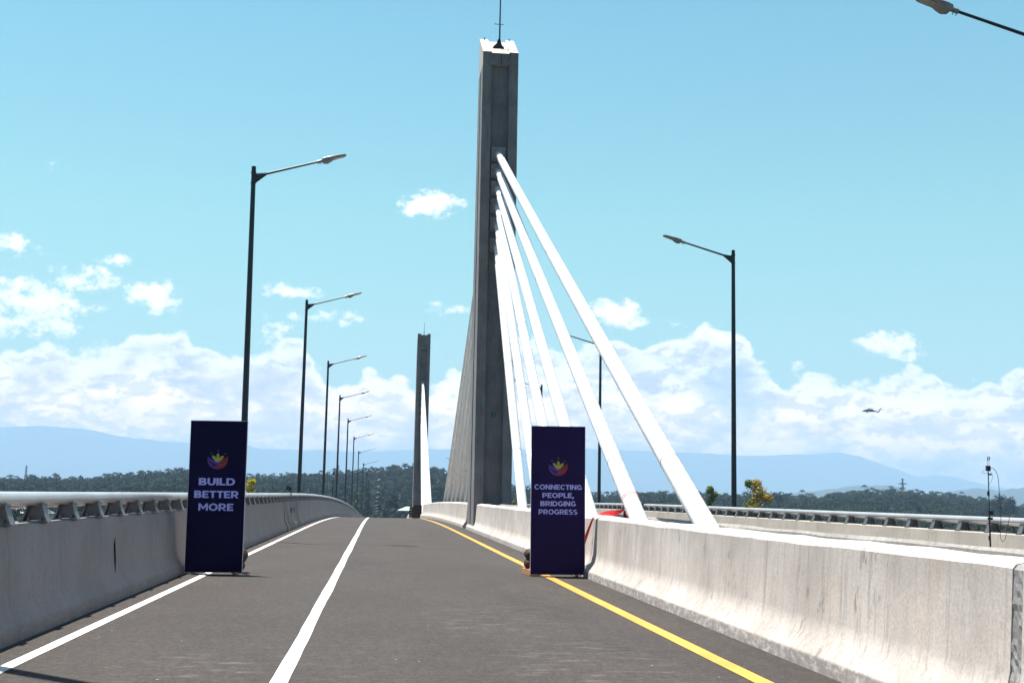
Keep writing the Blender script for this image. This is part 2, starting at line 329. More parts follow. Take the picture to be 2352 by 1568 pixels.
# ------------------------------------------------------------------ mesh helpers
class MB:
    def __init__(s): s.v = []; s.f = []; s.mi = []; s.att = {}
    def add(s, vs, fs, mi=0):
        o = len(s.v); s.v += [tuple(p) for p in vs]; s.f += [tuple(i+o for i in f) for f in fs]; s.mi += [mi]*len(fs)
        return o
    def box(s, c, d, rz=0, mi=0, rx=0, ry=0):
        mt = Matrix.Rotation(rz, 3, 'Z') @ Matrix.Rotation(ry, 3, 'Y') @ Matrix.Rotation(rx, 3, 'X')
        vs = []
        for sx in (-.5, .5):
            for sy in (-.5, .5):
                for sz in (-.5, .5): vs.append(Vector(c) + mt @ Vector((sx*d[0], sy*d[1], sz*d[2])))
        s.add(vs, [(0,1,3,2),(4,6,7,5),(0,4,5,1),(2,3,7,6),(0,2,6,4),(1,5,7,3)], mi)
    def tube(s, pts, r, n=12, cap=True, mi=0):
        pts = [Vector(p) for p in pts]; rs = r if isinstance(r, (list, tuple)) else [r]*len(pts)
        vs = []; fs = []; pn = None
        for i, p in enumerate(pts):
            a = pts[max(i-1, 0)]; b = pts[min(i+1, len(pts)-1)]; t = (b-a)
            t = t.normalized() if t.length > 1e-9 else Vector((0, 0, 1))
            if pn is None: pn = t.orthogonal().normalized()
            else:
                pn = pn - t*pn.dot(t); pn = pn.normalized() if pn.length > 1e-6 else t.orthogonal().normalized()
            bn = t.cross(pn)
            for k in range(n):
                an = 2*math.pi*k/n; vs.append(p + (pn*math.cos(an)+bn*math.sin(an))*rs[i])
        for i in range(len(pts)-1):
            for k in range(n): fs.append((i*n+k, i*n+(k+1) % n, (i+1)*n+(k+1) % n, (i+1)*n+k))
        if cap: fs.append(tuple(reversed(range(n)))); fs.append(tuple(range((len(pts)-1)*n, len(pts)*n)))
        s.add(vs, fs, mi)
    def loft(s, rings, closed=True, cap=True, mi=0):
        n = len(rings[0]); vs = [p for r in rings for p in r]; fs = []
        for i in range(len(rings)-1):
            for k in range(n if closed else n-1): fs.append((i*n+k, i*n+(k+1) % n, (i+1)*n+(k+1) % n, (i+1)*n+k))
        if cap: fs.append(tuple(reversed(range(n)))); fs.append(tuple(range((len(rings)-1)*n, len(rings)*n)))
        s.add(vs, fs, mi)
    def prism(s, poly, a, b, mi=0):      # poly in the XZ plane, extruded along y from a to b
        s.loft([[(x, a, z) for x, z in poly], [(x, b, z) for x, z in poly]], mi=mi)
    def build(s, name, mats, parent=None, smooth=False, loc=None, recalc=True):
        me = bpy.data.meshes.new(name); me.from_pydata(s.v, [], s.f)
        for m in (mats if isinstance(mats, (list, tuple)) else [mats]): me.materials.append(m)
        if len(set(s.mi)) > 1: me.polygons.foreach_set('material_index', s.mi)
        if recalc:
            bm = bmesh.new(); bm.from_mesh(me); bmesh.ops.recalc_face_normals(bm, faces=bm.faces); bm.to_mesh(me); bm.free()
        if smooth is not False:
            me.polygons.foreach_set('use_smooth', [True]*len(me.polygons))
            if smooth is not True: me.set_sharp_from_angle(angle=R(smooth))
        for k, a in s.att.items():
            at = me.attributes.new(k, 'FLOAT', 'POINT'); at.data.foreach_set('value', a)
        me.update()
        o = bpy.data.objects.new(name, me); C.objects.link(o)
        if parent: o.parent = parent
        if loc: o.location = loc
        return o
def tag(o, label=None, cat=None, group=None, kind=None):
    if label: o['label'] = label
    if cat: o['category'] = cat
    if group: o['group'] = group
    if kind: o['kind'] = kind
    return o
def empty(name, loc=(0, 0, 0), rz=0):
    o = bpy.data.objects.new(name, None); C.objects.link(o); o.location = loc; o.rotation_euler = (0, 0, rz); o.empty_display_size = .3
    return o
KIDS = {}
def copy_tree(o, parent=None):
    c = o.copy(); C.objects.link(c); c.parent = parent
    for ch in list(o.children): copy_tree(ch, c)
    return c

# ------------------------------------------------------------------ the line of the bridge: crest and slight bend
def ez(y):
    if y < 45: return 0.
    if y < 205: return -1.65e-4*(y-45)**2
    return -1.65e-4*160**2 - .0515*(y-205)
def ez_road(y): return ez(y) - min(.55e-4*max(y-45, 0)**2, .24)
_sx = [-100, 100, 128, 152, 176, 200, 223, 247, 300, 436, 700]; _sv = [0, 0, .15, .33, .5, .95, 1.4, 1.5, 1.3, .9, .3]
def sh(y):
    return float(np.mean([np.interp(y+d, _sx, _sv) for d in (-14, -7, 0, 7, 14)]))
def P(x, y, z): return (x+sh(y), y, z+ez(y))
def stations(a, b, near=1.0, far=6.0):
    ys = [a]
    while ys[-1] < b-1e-6:
        st = near if ys[-1] < 60 else (2.5 if ys[-1] < 140 else far)
        ys.append(min(ys[-1]+st, b))
    return ys

# ---- roads
def ribbon(name, xa, xb, ya, yb, lift, m, step=2.0, wob=0., seed=0, zfun=None, kind='structure', segs=1):
    mb = MB(); rnd = random.Random(seed); ys = []; y = ya
    while y < yb: ys.append(y); y += step if y < 120 else 6
    ys.append(yb); rows = []
    w1 = 0.; w2 = 0.
    for y in ys:
        w1 = w1*.75+rnd.uniform(-wob, wob); w2 = w2*.75+rnd.uniform(-wob, wob)
        row = []
        for i in range(segs+1):
            x = xa+(xb-xa)*i/segs + (w1 if i == 0 else w2 if i == segs else 0)
            row.append((x+sh(y), y, ez_road(y)+(zfun(x) if zfun else 0)+lift))
        rows.append(row)
    mb.loft(rows, closed=False, cap=False)
    o = mb.build(name, m, recalc=False, smooth=False)
    for p in o.data.polygons:
        break
    if o.data.polygons[0].normal.z < 0: o.data.flip_normals()
    if kind: o['kind'] = kind
    return o
def zleft(x): return 0.
def zright(x): return -.021*(x-4.3)
ribbon('road', -3.25, 3.9, -25, 700, 0, M['asphalt'], segs=6)
ribbon('opposite_road', 4.1, 11.35, -25, 700, 0, M['asphalt'], zfun=zright, segs=6)
ribbon('edge_line', -2.675, -2.565, -25, 400, .004, M['line_white'], .5, .002, 3)
ribbon('lane_line', -.692, -.570, -25, 400, .004, M['line_white'], .5, .0045, 9)
ribbon('median_edge_line', 2.718, 2.858, -25, 400, .004, M['line_yellow'], .5, .003, 5)
ribbon('opposite_lane_line', 7.9, 8.04, -25, 400, .004, M['line_white'], .8, .006, 6, zright)
# deck slab under the two roads
mb = MB(); prof = [(-3.5, -.30), (11.75, -.42), (11.6, -.75), (9, -1.0), (7.5, -2.1), (.5, -2.1), (-1, -1.0), (-3.35, -.75)]
mb.loft([[P(x, y, z-.25) for x, z in prof] for y in stations(-25, 480, 5, 10)])
mb.build('bridge_deck', M['conc_par'])['kind'] = 'structure'

# ---- barriers and parapets
def wall_mesh(prof, ya, yb, rough=0., seed=0, toe_z=.16, near=1.0):
    """prof: closed list of (x, z, is_top) ; slightly uneven top arris"""
    mb = MB(); rnd = random.Random(seed); rings = []; toe = []; toe_z = min(toe_z, .12 if prof[1][1] > 0 else .01)
    jit = [0.]*len(prof)
    for y in stations(ya, yb, near):
        ring = []
        for i, (x, z, top) in enumerate(prof):
            jit[i] = jit[i]*.5 + rnd.uniform(-1, 1)*rough*(1 if top else .25)
            ring.append(P(x+jit[i]*.3, y, z+jit[i])); toe.append(1. if z <= toe_z else 0.)
        rings.append(ring)
    mb.loft(rings); mb.att['toe'] = toe
    return mb
MED_L = [(3.38, -.4, 0), (3.385, .095, 0), (3.40, .125, 0), (3.495, .25, 0), (3.525, .38, 0), (3.558, .94, 1), (3.58, .965, 1), (3.73, 1.0, 1), (3.75, .97, 1), (3.78, .5, 0), (3.86, -.4, 0)]
MED_R = [(2*4.05-x, z, t) for x, z, t in MED_L]
PAR_L = [(-2.96, -.4, 0), (-2.96, .115, 0), (-2.985, .15, 0), (-3.06, .30, 0), (-3.075, .40, 0), (-3.125, .945, 1), (-3.14, .96, 1), (-3.40, .96, 1), (-3.42, .94, 1), (-3.42, -.62, 0), (-3.0, -.62, 0)]
PAR_R = [(11.0, -.55, 0), (11.0, -.03, 0), (11.02, .0, 0), (11.1, .15, 0), (11.115, .26, 0), (11.165, .79, 1), (11.18, .805, 1), (11.44, .805, 1), (11.46, .79, 1), (11.46, -.8, 0), (11.04, -.8, 0)]
def barrier(prof, ya, yb, label, group, m, rough=.006, seed=1, near=.35):
    o = wall_mesh(prof, ya, yb, rough, seed, near=near).build('concrete_barrier', m, smooth=28)
    return tag(o, label, 'barrier', group)
G = 'concrete median barriers'
def sloped_end(o, yend, rake):          # far or near end face raked back towards the top
    for v in o.data.vertices:
        if abs(v.co.y-yend) < 1e-3: v.co.y += rake*max(0, v.co.z-ez(yend)-.1)
b1 = barrier(MED_L, 6.62, 47.6, 'long pale weathered concrete barrier in the right foreground, ending at the tall pylon', G, M['conc_med'], .0065, 2)
b2 = barrier(MED_L, 49.3, 100.5, 'median barrier lit bright beyond the tall pylon, ending at the dark brown panels', G, M['conc_med'], .004, 3)
sloped_end(b2, 100.5, -1.1)
b3 = barrier(MED_L, -18, 6.50, 'end of another barrier block at the right edge, past a rough dark joint', G, M['conc_med'], .007, 4)
b4 = barrier(MED_L, 133.5, 420, 'median barrier beyond the far pylon, mostly below the crest', G, M['conc_med'], .004, 5)
b5 = barrier(MED_R, -18, 44.6, 'second median barrier just behind the foreground one, under the cables', G, M['conc_grey'], .006, 6)
b6 = barrier(MED_R, 48.3, 129, 'second median barrier beyond the tall pylon', G, M['conc_med'], .004, 7)
b7 = barrier(MED_R, 133.5, 420, 'opposite median barrier beyond the far pylon', G, M['conc_med'], .004, 8)
# rough mortar in the joint at the right edge
rnd = random.Random(4); mb = MB()
prf = []
for k in range(len(MED_L)-2):
    (xa, za, _), (xb, zb, _) = MED_L[k], MED_L[k+1]
    n = max(1, int(abs(zb-za)/.035))
    prf += [(xa+(xb-xa)*i/n, za+(zb-za)*i/n) for i in range(n)]
mb.loft([[P(x+.006+rnd.uniform(-.005, .005), y, max(z, -.1)-.003) for x, z in prf] for y in (6.49, 6.52, 6.545, 6.57, 6.60, 6.63)])
tag(mb.build('mortar_joint', M['conc_joint']), 'rough dark mortar filling the joint between barrier blocks at the right edge', 'joint')

def make_post(xc, zc):
    """cast steel bracket: web across the parapet, flanges on its two sloping edges, base plate and saddle"""
    mb = MB()
    mb.loft([[(xc-.095, y, zc+.016), (xc+.105, y, zc+.016), (xc+.055, y, zc+.155), (xc-.055, y, zc+.155)] for y in (-.009, .009)])
    mb.loft([[(xc+.105, y, zc+.012), (xc+.125, y, zc+.012), (xc+.10, y, zc+.07), (xc+.068, y, zc+.16), (xc+.05, y, zc+.16), (xc+.08, y, zc+.07)] for y in (-.075, .075)])
    mb.loft([[(xc-.115, y, zc+.012), (xc-.095, y, zc+.012), (xc-.05, y, zc+.16), (xc-.07, y, zc+.16)] for y in (-.075, .075)])
    mb.box((xc+.005, 0, zc+.006), (.27, .20, .012))
    for a in (-.05, .055): mb.tube([(xc+a, -.055, zc+.012), (xc+a, -.055, zc+.045)], .016, 6)
    mb.box((xc, 0, zc+.168), (.15, .17, .02))
    return mb
def parapet(prof, ya, yb, label, m, group, xr, zt, first=None, seed=11, sgn=1):
    """sgn=1: road on the +x side (left parapet)"""
    root = empty('parapet', P(xr, ya, zt)); tag(root, label, 'parapet', group)
    off = Vector(P(xr, ya, zt))
    w_ = wall_mesh(prof, ya, yb, .003, seed); w_.v = [tuple(Vector(v)-off) for v in w_.v]
    w_.build('wall', m, root, smooth=28)
    ys = stations(ya, yb, 1.2)
    r = MB(); r.tube([Vector(P(xr, y, zt+.222))-off for y in ys], .062, 14); r.build('handrail', M['galv'], root, smooth=40)
    r = MB(); r.tube([Vector(P(xr-.125*sgn, y, zt+.155))-off for y in ys], .026, 8); r.build('lower_rail', M['galv'], root, smooth=40)
    k = ya+.6
    while k < yb-.3:
        s_ = MB(); s_.tube([Vector(P(xr, k, zt+.222))-off, Vector(P(xr, k+.12, zt+.222))-off], .0655, 14)
        s_.build('rail_sleeve', M['galv'], root, smooth=40); k += 6.9
    pm = make_post(0, 0)
    if sgn < 0: pm.v = [(-x, y, z) for x, y, z in pm.v]
    n = 0; y = ya+.45; proto = None; rest = MB()
    while y < yb-.2:
        p = Vector(P(xr, y, zt))-off
        if n < 98:
            if proto is None: o = proto = pm.build('rail_post', M['post'], root)
            else: o = proto.copy(); C.objects.link(o); o.parent = root
            o.location = p
        else: rest.add([tuple(Vector(v)+p) for v in pm.v], pm.f)
        n += 1; y += 1.15
    if rest.v: rest.build('rail_posts', M['post'], root)['kind'] = 'stuff'
    return root
GP = 'concrete parapets with steel handrails'
pl1 = parapet(PAR_L, 1.2, 41.2, 'nearest grey concrete parapet with thick steel handrail, left side of the road', M['conc_par'], GP, -3.2, .96, seed=21)
PJ = [(x+(.03 if x > -3.1 else 0), z, t) for x, z, t in PAR_L]
pl2 = parapet(PJ, 41.35, 49.6, 'short stained rust-brown parapet piece with dark slots at the expansion joint', M['conc_joint'], GP, -3.2, .96, seed=22)
pl3 = parapet(PAR_L, 49.75, 150, 'grey parapet climbing to the crest beyond the stained piece, left side', M['conc_par'], GP, -3.2, .96, seed=23)
pl4 = parapet(PAR_L, 150.2, 262, 'left parapet dropping away past the crest', M['conc_par'], GP, -3.2, .96, seed=24)
GR = GP
pr1 = parapet(PAR_R, 4, 41.6, 'nearest parapet with thick steel handrail across the far road, right side', M['conc_parr'], GR, 11.31, .805, seed=25, sgn=-1)
pr2 = parapet(PAR_R, 41.9, 51.6, 'parapet length behind the first cable foot on the right side', M['conc_parr'], GR, 11.31, .805, seed=26, sgn=-1)
pr3 = parapet(PAR_R, 52.2, 150, 'distant right side parapet running to the pylon', M['conc_parr'], GR, 11.31, .805, seed=27, sgn=-1)
pr4 = parapet(PAR_R, 150.2, 262, 'right side parapet past the crest', M['conc_parr'], GR, 11.31, .805, seed=28, sgn=-1)
# dark post cap standing in the gap of the right parapet
mb = MB(); mb.loft([[(11.0, y, z) for z in ()] or [P(11.08, y, -.1), P(11.5, y, -.1), P(11.5, y, 1.02), P(11.42, y, 1.15), P(11.22, y, 1.18), P(11.1, y, 1.02)] for y in (51.75, 52.05)])
tag(mb.build('end_block', M['post']), 'dark rounded end block standing in the gap of the right parapet', 'end block')
gd = ray(265, 1278); gk = -3.072/gd.x; gy = gd.y*gk; gz = CAMZ+gd.z*gk
mb = MB(); mb.add([(-3.087, gy-.01, gz+.24), (-3.066, gy-.02, gz+.02), (-3.058, gy, gz-.22), (-3.066, gy+.05, gz-.05), (-3.11, gy, gz)], [(0, 1, 3), (1, 2, 3), (0, 4, 1), (1, 4, 2), (2, 4, 3), (3, 4, 0)])
mb.v = [tuple(Vector(v)-Vector((-3.2, 1.2, .96))) for v in mb.v]; mb.build('gouge', M['black'], pl1)
# slots in the stained joint piece
for i, y in enumerate((44.0, 44.7, 45.9)):
    mb = MB(); mb.box((-3.066-sh(y)*0-Vector((-3.2, 0, 0)).x, y-41.35, .62-.96), (.02, .22, .20)); mb.build('slot', M['black'], pl2)
mb = MB(); mb.box((-2.99+3.2, 45.4-41.35, .20-.96), (.10, 1.6, .05), ry=R(38)); mb.build('patch', M['conc_cap'], pl2)

# ------------------------------------------------------------------ pylons
PX = 4.14
def make_pylon(cx, cy, mirror, label, ys_anchor, rod):
    """local y: outer side towards -y for the near one"""
    s = -1 if mirror else 1
    z0 = ez(cy)
    root = empty('bridge_pylon', (cx, cy, z0)); tag(root, label, 'pylon', 'pylons of the bridge')
    wv = .69
    def dd(z): return 1.60-.60*max(0, min(1, z/18.1))
    def ring(z, front=None):
        d = dd(z); g = .20*d/1.6+.03
        pts = [(-wv, -d), (-.345, -d), (-.33, -d+.28), (.33, -d+.28), (.345, -d), (wv, -d), (wv, -g), (wv-.13, -g), (wv-.13, g), (wv, g),
               (wv, d), (.345, d), (.33, d-.28), (-.33, d-.28), (-.345, d), (-wv, d), (-wv, g), (-wv+.13, g), (-wv+.13, -g), (-wv, -g)]
        return [(x, y*s, z) for x, y in pts]
    mb = MB(); mb.loft([ring(z) for z in (-7, 0, 3.0, 6, 9, 12, 15, 17.87)])
    mb.build('shaft', M['conc_pyl'], root, smooth=False)
    # cap: two horns and a lower middle, top sloping up towards the main span
    d = dd(17.9)
    cap = MB(); capl = MB()
    for xa, xb, lo, yi in ((-wv, -.35, 0, 0), (.35, wv, 0, 0), (-.35, .35, .11, .05)):
        a, b = -d+yi, d-yi
        fz = 18.34-lo*.3; rz = 19.60-lo
        capl.loft([[(x, a*s, 17.87), (x, a*s, fz), (x, b*s, rz), (x, b*s, 17.87)] for x in (xa, xb)])
    cap_o = capl.build('cap', M['conc_pyl'] if mirror else M['conc_cap'], root)  # sunlit copy on the near cap, shaded copy on the mirrored one
    # thin facing in the shaded copy, painting the shade of the cap front
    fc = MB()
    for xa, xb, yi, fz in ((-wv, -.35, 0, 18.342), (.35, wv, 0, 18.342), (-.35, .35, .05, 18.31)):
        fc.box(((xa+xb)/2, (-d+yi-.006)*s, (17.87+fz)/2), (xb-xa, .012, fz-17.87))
    fc.build('cap_front_shade', M['conc_pyl'], root)
    for x in (-.5, .5):
        b = MB(); b.tube([(x, (d-.12)*s, 19.5), (x, (d-.12)*s, 19.63)], .018, 6); b.build('lifting_pin', M['black'], root)
    for side in (-1, 1):
        proto = None
        for z in ys_anchor:
            fy = side*(dd(z)-.28)
            if proto is None:
                a = MB(); a.box((0, side*.05, 0), (.54, .10, .54)); o = a.build('anchor_plate', M['plate'], root); proto = o
                rr = MB()
                rr.tube([(0, side*.09, -.02), (0, side*.26, -.09)], .19, 20)
                fl = rr.build('anchor_flange', M['plate'], o, smooth=30)
                bt = MB()
                for k in range(12):
                    an = k*math.pi/6; bt.tube([(.215*math.cos(an), side*.10, .215*math.sin(an)), (.215*math.cos(an), side*.13, .215*math.sin(an))], .018, 6)
                bt.build('bolts', M['sheath_seam'], o)
            else:
                o = copy_tree(proto, root)
            o.location = (0, fy, z)
    rd = MB(); rb = (0.02, -.1*s, 18.92)
    rd.tube([rb, (rb[0], rb[1], rb[2]+rod)], [.035, .012], 8)
    for hz in (.9, 2.6, 4.0):
        if hz < rod-.3: rd.box((rb[0]-.03, rb[1], rb[2]+hz), (.36, .02, .02)); rd.box((rb[0]-.2, rb[1], rb[2]+hz+.03), (.015, .015, .07))
    ro = rd.build('lightning_rod', M['black'], root)
    zq = 18.92
    mt = MB(); mt.loft([[(-.27, rb[1]-.14, zq-.30), (.20, rb[1]-.14, zq-.34), (.30, rb[1]+.14, zq-.12), (-.24, rb[1]+.14, zq-.06)],
                        [(-.25, rb[1]-.10, zq-.08), (.18, rb[1]-.08, zq-.10), (.22, rb[1]+.1, zq+.0), (-.2, rb[1]+.1, zq+.04)],
                        [(-.10, rb[1]-.05, zq+.10), (.10, rb[1]-.05, zq+.06), (.10, rb[1]+.05, zq+.1), (-.08, rb[1]+.05, zq+.1)],
                        [(-.04, rb[1]-.03, zq+.28), (.05, rb[1]-.03, zq+.28), (.05, rb[1]+.03, zq+.28), (-.04, rb[1]+.03, zq+.28)]])
    mt.build('mount', M['black'], ro)
    if not mirror:
        def zc_(y): return 18.34+(y+d)/(2*d)*1.3-.09
        cb = MB(); cb.tube([(.05, -.2, zc_(-.2)), (.2, -.5, zc_(-.5)), (.34, -.85, zc_(-.85)), (.36, -d-.03, 18.3), (.3, -d-.03, 18.0)], .012, 5)
        cb.tube([(x, y, zc_(y)) for x, y in ((-.33, .6), (-.30, .3), (-.45+.14, 0), (-.33, -.4), (-.28, -.62), (-.1, -.66), (0, -.6), (.02, -.8))]+[(.02, -d-.01, 18.27), (.03, -d-.01, 17.8)], .011, 5)
        cb.tube([(x, y, zc_(y)) for x, y in ((0, -.6), (.2, -.63), (.31, -.55), (.33, -.2), (.31, .2), (.25, .5))], .011, 5)
        cb.build('earth_cable', M['black'], root)
        g_ = MB(); g_.tube([(0, -dd(4.33)+.29, 4.28), (0, -dd(4.33)+.20, 4.28)], .075, 12); lo = g_.build('beacon', M['black'], root)
        g2 = MB()
        for k in range(5):
            an = k*math.pi*2/5+math.pi/2
            g2.box((.028*math.cos(an), -dd(4.33)+.19, 4.28+.028*math.sin(an)), (.035, .014+.001*k, .03), ry=-an)
        g2.build('lens', M['green'], lo)
    return root, dd
ANCH = [14.30, 13.62, 12.94, 12.25, 11.53, 10.72]
CY1, CY2 = 46.3, 131.
p1, DD = make_pylon(PX, CY1, False, 'tall near concrete pylon with pale sloping cap and six cable anchors on its dark face', ANCH, 4.6)
p2, _ = make_pylon(4.29, CY2, True, 'smaller far pylon of shaded concrete with two horns, standing at the crest', ANCH, 2.1)

# ------------------------------------------------------------------ stay cables
def cable(A, B, label, group, helix=False):
    A = Vector(A); B = Vector(B); off = B.copy()
    root = empty('stay_cable', B); tag(root, label, 'cable', group)
    t = (A-B).normalized(); L = (A-B).length
    def at(s): return t*s
    sag = lambda s: Vector((0, 0, -.0009*s*(L-s)*.35))
    mb = MB(); ss = [L*k/14*(1-1.35/L) for k in range(15)]
    mb.tube([at(s)+sag(s) for s in ss], .140, 18); pipe = mb.build('pipe', M['sheath'], root, smooth=50)
    mb = MB(); mb.tube([at(L-1.33)+sag(L-1.33), at(L-.1)], .118, 16); mb.build('sleeve', M['sheath'], root, smooth=50)
    for s_, r in ((L-1.35, .146), (L*.52, .1432), (3.1+L*.03, .1435)):
        mb = MB(); mb.tube([at(s_-.012)+sag(s_), at(s_+.012)+sag(s_)], r, 18); mb.build('collar', M['sheath_seam'], root, smooth=50)
    if helix:
        pn = t.orthogonal().normalized(); bn = t.cross(pn)
        mb = MB(); pitch = .62; n = int((L-1.6)/pitch*12)
        for ph in (0, math.pi):
            vs = []
            for k in range(n):
                s = .2+k*pitch/12; an = 2*math.pi*k/12+ph
                rad = pn*math.cos(an)+bn*math.sin(an)
                c = at(s)+sag(s)
                vs += [c+rad*.1385-t*.006, c+rad*.1452, c+rad*.1385+t*.006]
            fs = []
            for k in range(n-1): fs += [(3*k, 3*k+1, 3*k+4, 3*k+3), (3*k+1, 3*k+2, 3*k+5, 3*k+4)]
            mb.add(vs, fs)
        mb.build('helical_rib', M['sheath'], pipe)
    return root
BASES = [15.31, 19.41, 23.9, 27.85, 31.6, 35.3]
ordn = ['outermost', 'second', 'third', 'fourth', 'fifth', 'innermost']
for i, (z, yb) in enumerate(zip(ANCH, BASES)):
    d = DD(z)-.22
    sl_ = (z-1.0)/(CY1-d-yb); y0 = yb-1.1/sl_*.75
    lab = ['thickest looking white cable, highest on the near pylon, ending nearest the camera', 'white cable with red ribbon tied round its foot',
           'white cable reaching the barrier just right of the connecting people board', 'white cable passing behind the top right half of the connecting people board',
           'white cable passing behind the left edge of the connecting people board', 'steepest white cable in front of the near pylon, left of the board'][i]
    cable((PX, CY1-d-.02, z), (PX, y0, 1.0-(yb-y0)*sl_), lab, 'cables in front of the near pylon', True)
    ya = 2*CY1-yb-1; d2 = DD(z)-.22
    lab = 'tan shaded cable behind the near pylon, '+['leftmost of the fan', 'second from the left of the fan', 'third from the left of the fan', 'fourth from the left of the fan', 'fifth from the left of the fan', 'closest of the fan to the pylon'][i]
    cable((PX, CY1+d2+.02, z), (PX, ya+1.6, .35+ez(ya)), lab, 'cables behind the near pylon')
    yb2 = CY2-(CY1-yb)
    cable((4.29, CY2-d-.02, z+ez(CY2)), (PX+sh(yb2), yb2-1.6, .3+ez(yb2)), 'white cable in front of the far pylon, merged with others in one white wedge', 'cables in front of the far pylon')
    yb3 = CY2+(CY1-yb)
    cable((4.29, CY2+d2+.02, z+ez(CY2)), (PX+sh(yb3), yb3+1.6, .3+ez(yb3)), 'cable behind the far pylon', 'cables behind the far pylon')

# ------------------------------------------------------------------ street lamps
def make_lamp():
    root = empty('street_lamp'); H = 10.12
    mb = MB(); mb.tube([(0, 0, -1.2), (0, 0, .4)], .11, 12); mb.box((0, 0, -.02), (.34, .34, .03)); mb.build('base', M['darksteel'], root, smooth=40)
    mb = MB(); mb.tube([(0, 0, 0), (0, 0, 3), (0, 0, 7), (0, 0, H)], [.098, .088, .074, .062], 14)
    for z in (H-.17, H-.46): mb.tube([(0, 0, z-.012), (0, 0, z+.012)], .08, 12)
    mb.build('pole', M['darksteel'], root, smooth=40)
    a0 = Vector((.06, 0, H-.27)); a1 = Vector((1.82, 0, H+.225)); t = (a1-a0).normalized()
    mb = MB(); mb.tube([a0, a1], [.034, .028], 10); arm = mb.build('arm', M['darksteel'], root, smooth=40)
    mb = MB(); mb.loft([[(.06, y, H-.20), (.40, y, H-.155), (.40, y, H-.185), (.06, y, H-.46)] for y in (-.022, .022)])
    mb.build('bracket', M['darksteel'], arm)
    hd = empty('lamp_head_axis')
    bpy.data.objects.remove(hd)
    n = Vector((-t.z, 0, t.x))
    def q_(s, y, h): return a1+t*s+n*h+Vector((0, y, 0))
    mb = MB()
    sect = [(0.02, .07, -.01, .035), (.05, .115, -.06, .055), (.16, .14, -.085, .06), (.27, .14, -.05, .055), (.33, .135, -.022, .05), (.60, .13, -.012, .035), (.68, .10, -.008, .028), (.715, .05, 0, .02)]
    mb.loft([[q_(s, -w_, lo), q_(s, w_, lo), q_(s, w_, hi*.6), q_(s, w_*.8, hi), q_(s, -w_*.8, hi), q_(s, -w_, hi*.6)] for s, w_, lo, hi in sect])
    head = mb.build('lamp_head', M['lampgrey'], root, smooth=35)
    mb = MB(); mb.loft([[q_(s, -.095, -.012), q_(s, .095, -.012), q_(s, .095, -.026), q_(s, -.095, -.026)] for s in (.36, .62)]); mb.build('led_panel', M['led'], head)
    mb = MB(); mb.tube([a1-t*.11, a1+t*.06], .045, 12)
    for s in (-.08, -.02): mb.tube([q_(s, 0, -.09), q_(s, 0, .06)], .009, 6)
    mb.build('clamp', M['lampgrey'], head, smooth=35)
    return root
lamp0 = make_lamp()
GLl, GLr = 'street lamps along the left parapet', 'street lamps along the right parapet'
LY = [10.1, 33.2, 56.4, 80.9, 104.7, 128.3, 152, 176, 200]+[223.5+23.6*i for i in range(10)]
LL = {33.2: 'tallest left street lamp, its foot hidden behind the build better more board', 56.4: 'second left street lamp, pole rising just right of the build better more board',
 80.9: 'third left street lamp in the receding row', 104.7: 'fourth left street lamp in the receding row', 128.3: 'fifth left street lamp in the receding row',
 152: 'sixth left street lamp, arm just above the mountains', 176: 'seventh left street lamp, arm against the mountains', 200: 'eighth left street lamp, arm just above the wooded hill',
 10.1: 'left street lamp outside the picture whose shadow crosses the bottom left corner'}
for i, y in enumerate(LY):
    o = lamp0 if i == 0 else copy_tree(lamp0)
    o.location = (-3.6+sh(y), y, ez(y)); o.rotation_euler.y = R(-.6) if i == 1 else 0; tag(o, LL.get(y, 'tiny left street lamp past the crest with its arm against the wooded hill'), 'street lamp', GLl)
RY = [20.2, 40.8, 65.7, 90.3]+[115+24.6*i for i in range(7)]
RL = {20.2: 'nearest right street lamp, only its head and arm showing in the top right corner', 40.8: 'tall right street lamp standing clear of the cables', 65.7: 'right street lamp seen between the two nearest cables',
 90.3: 'right street lamp with its top showing through the cables above the connecting people board'}
for i, y in enumerate(RY):
    o = copy_tree(lamp0); o.rotation_euler = (0, 0, math.pi)
    o.location = ((12.03 if i == 1 else 11.87)+sh(y), y, ez(y)-.16); tag(o, RL.get(y, 'small distant right street lamp beside the pylons'), 'street lamp', GLr)

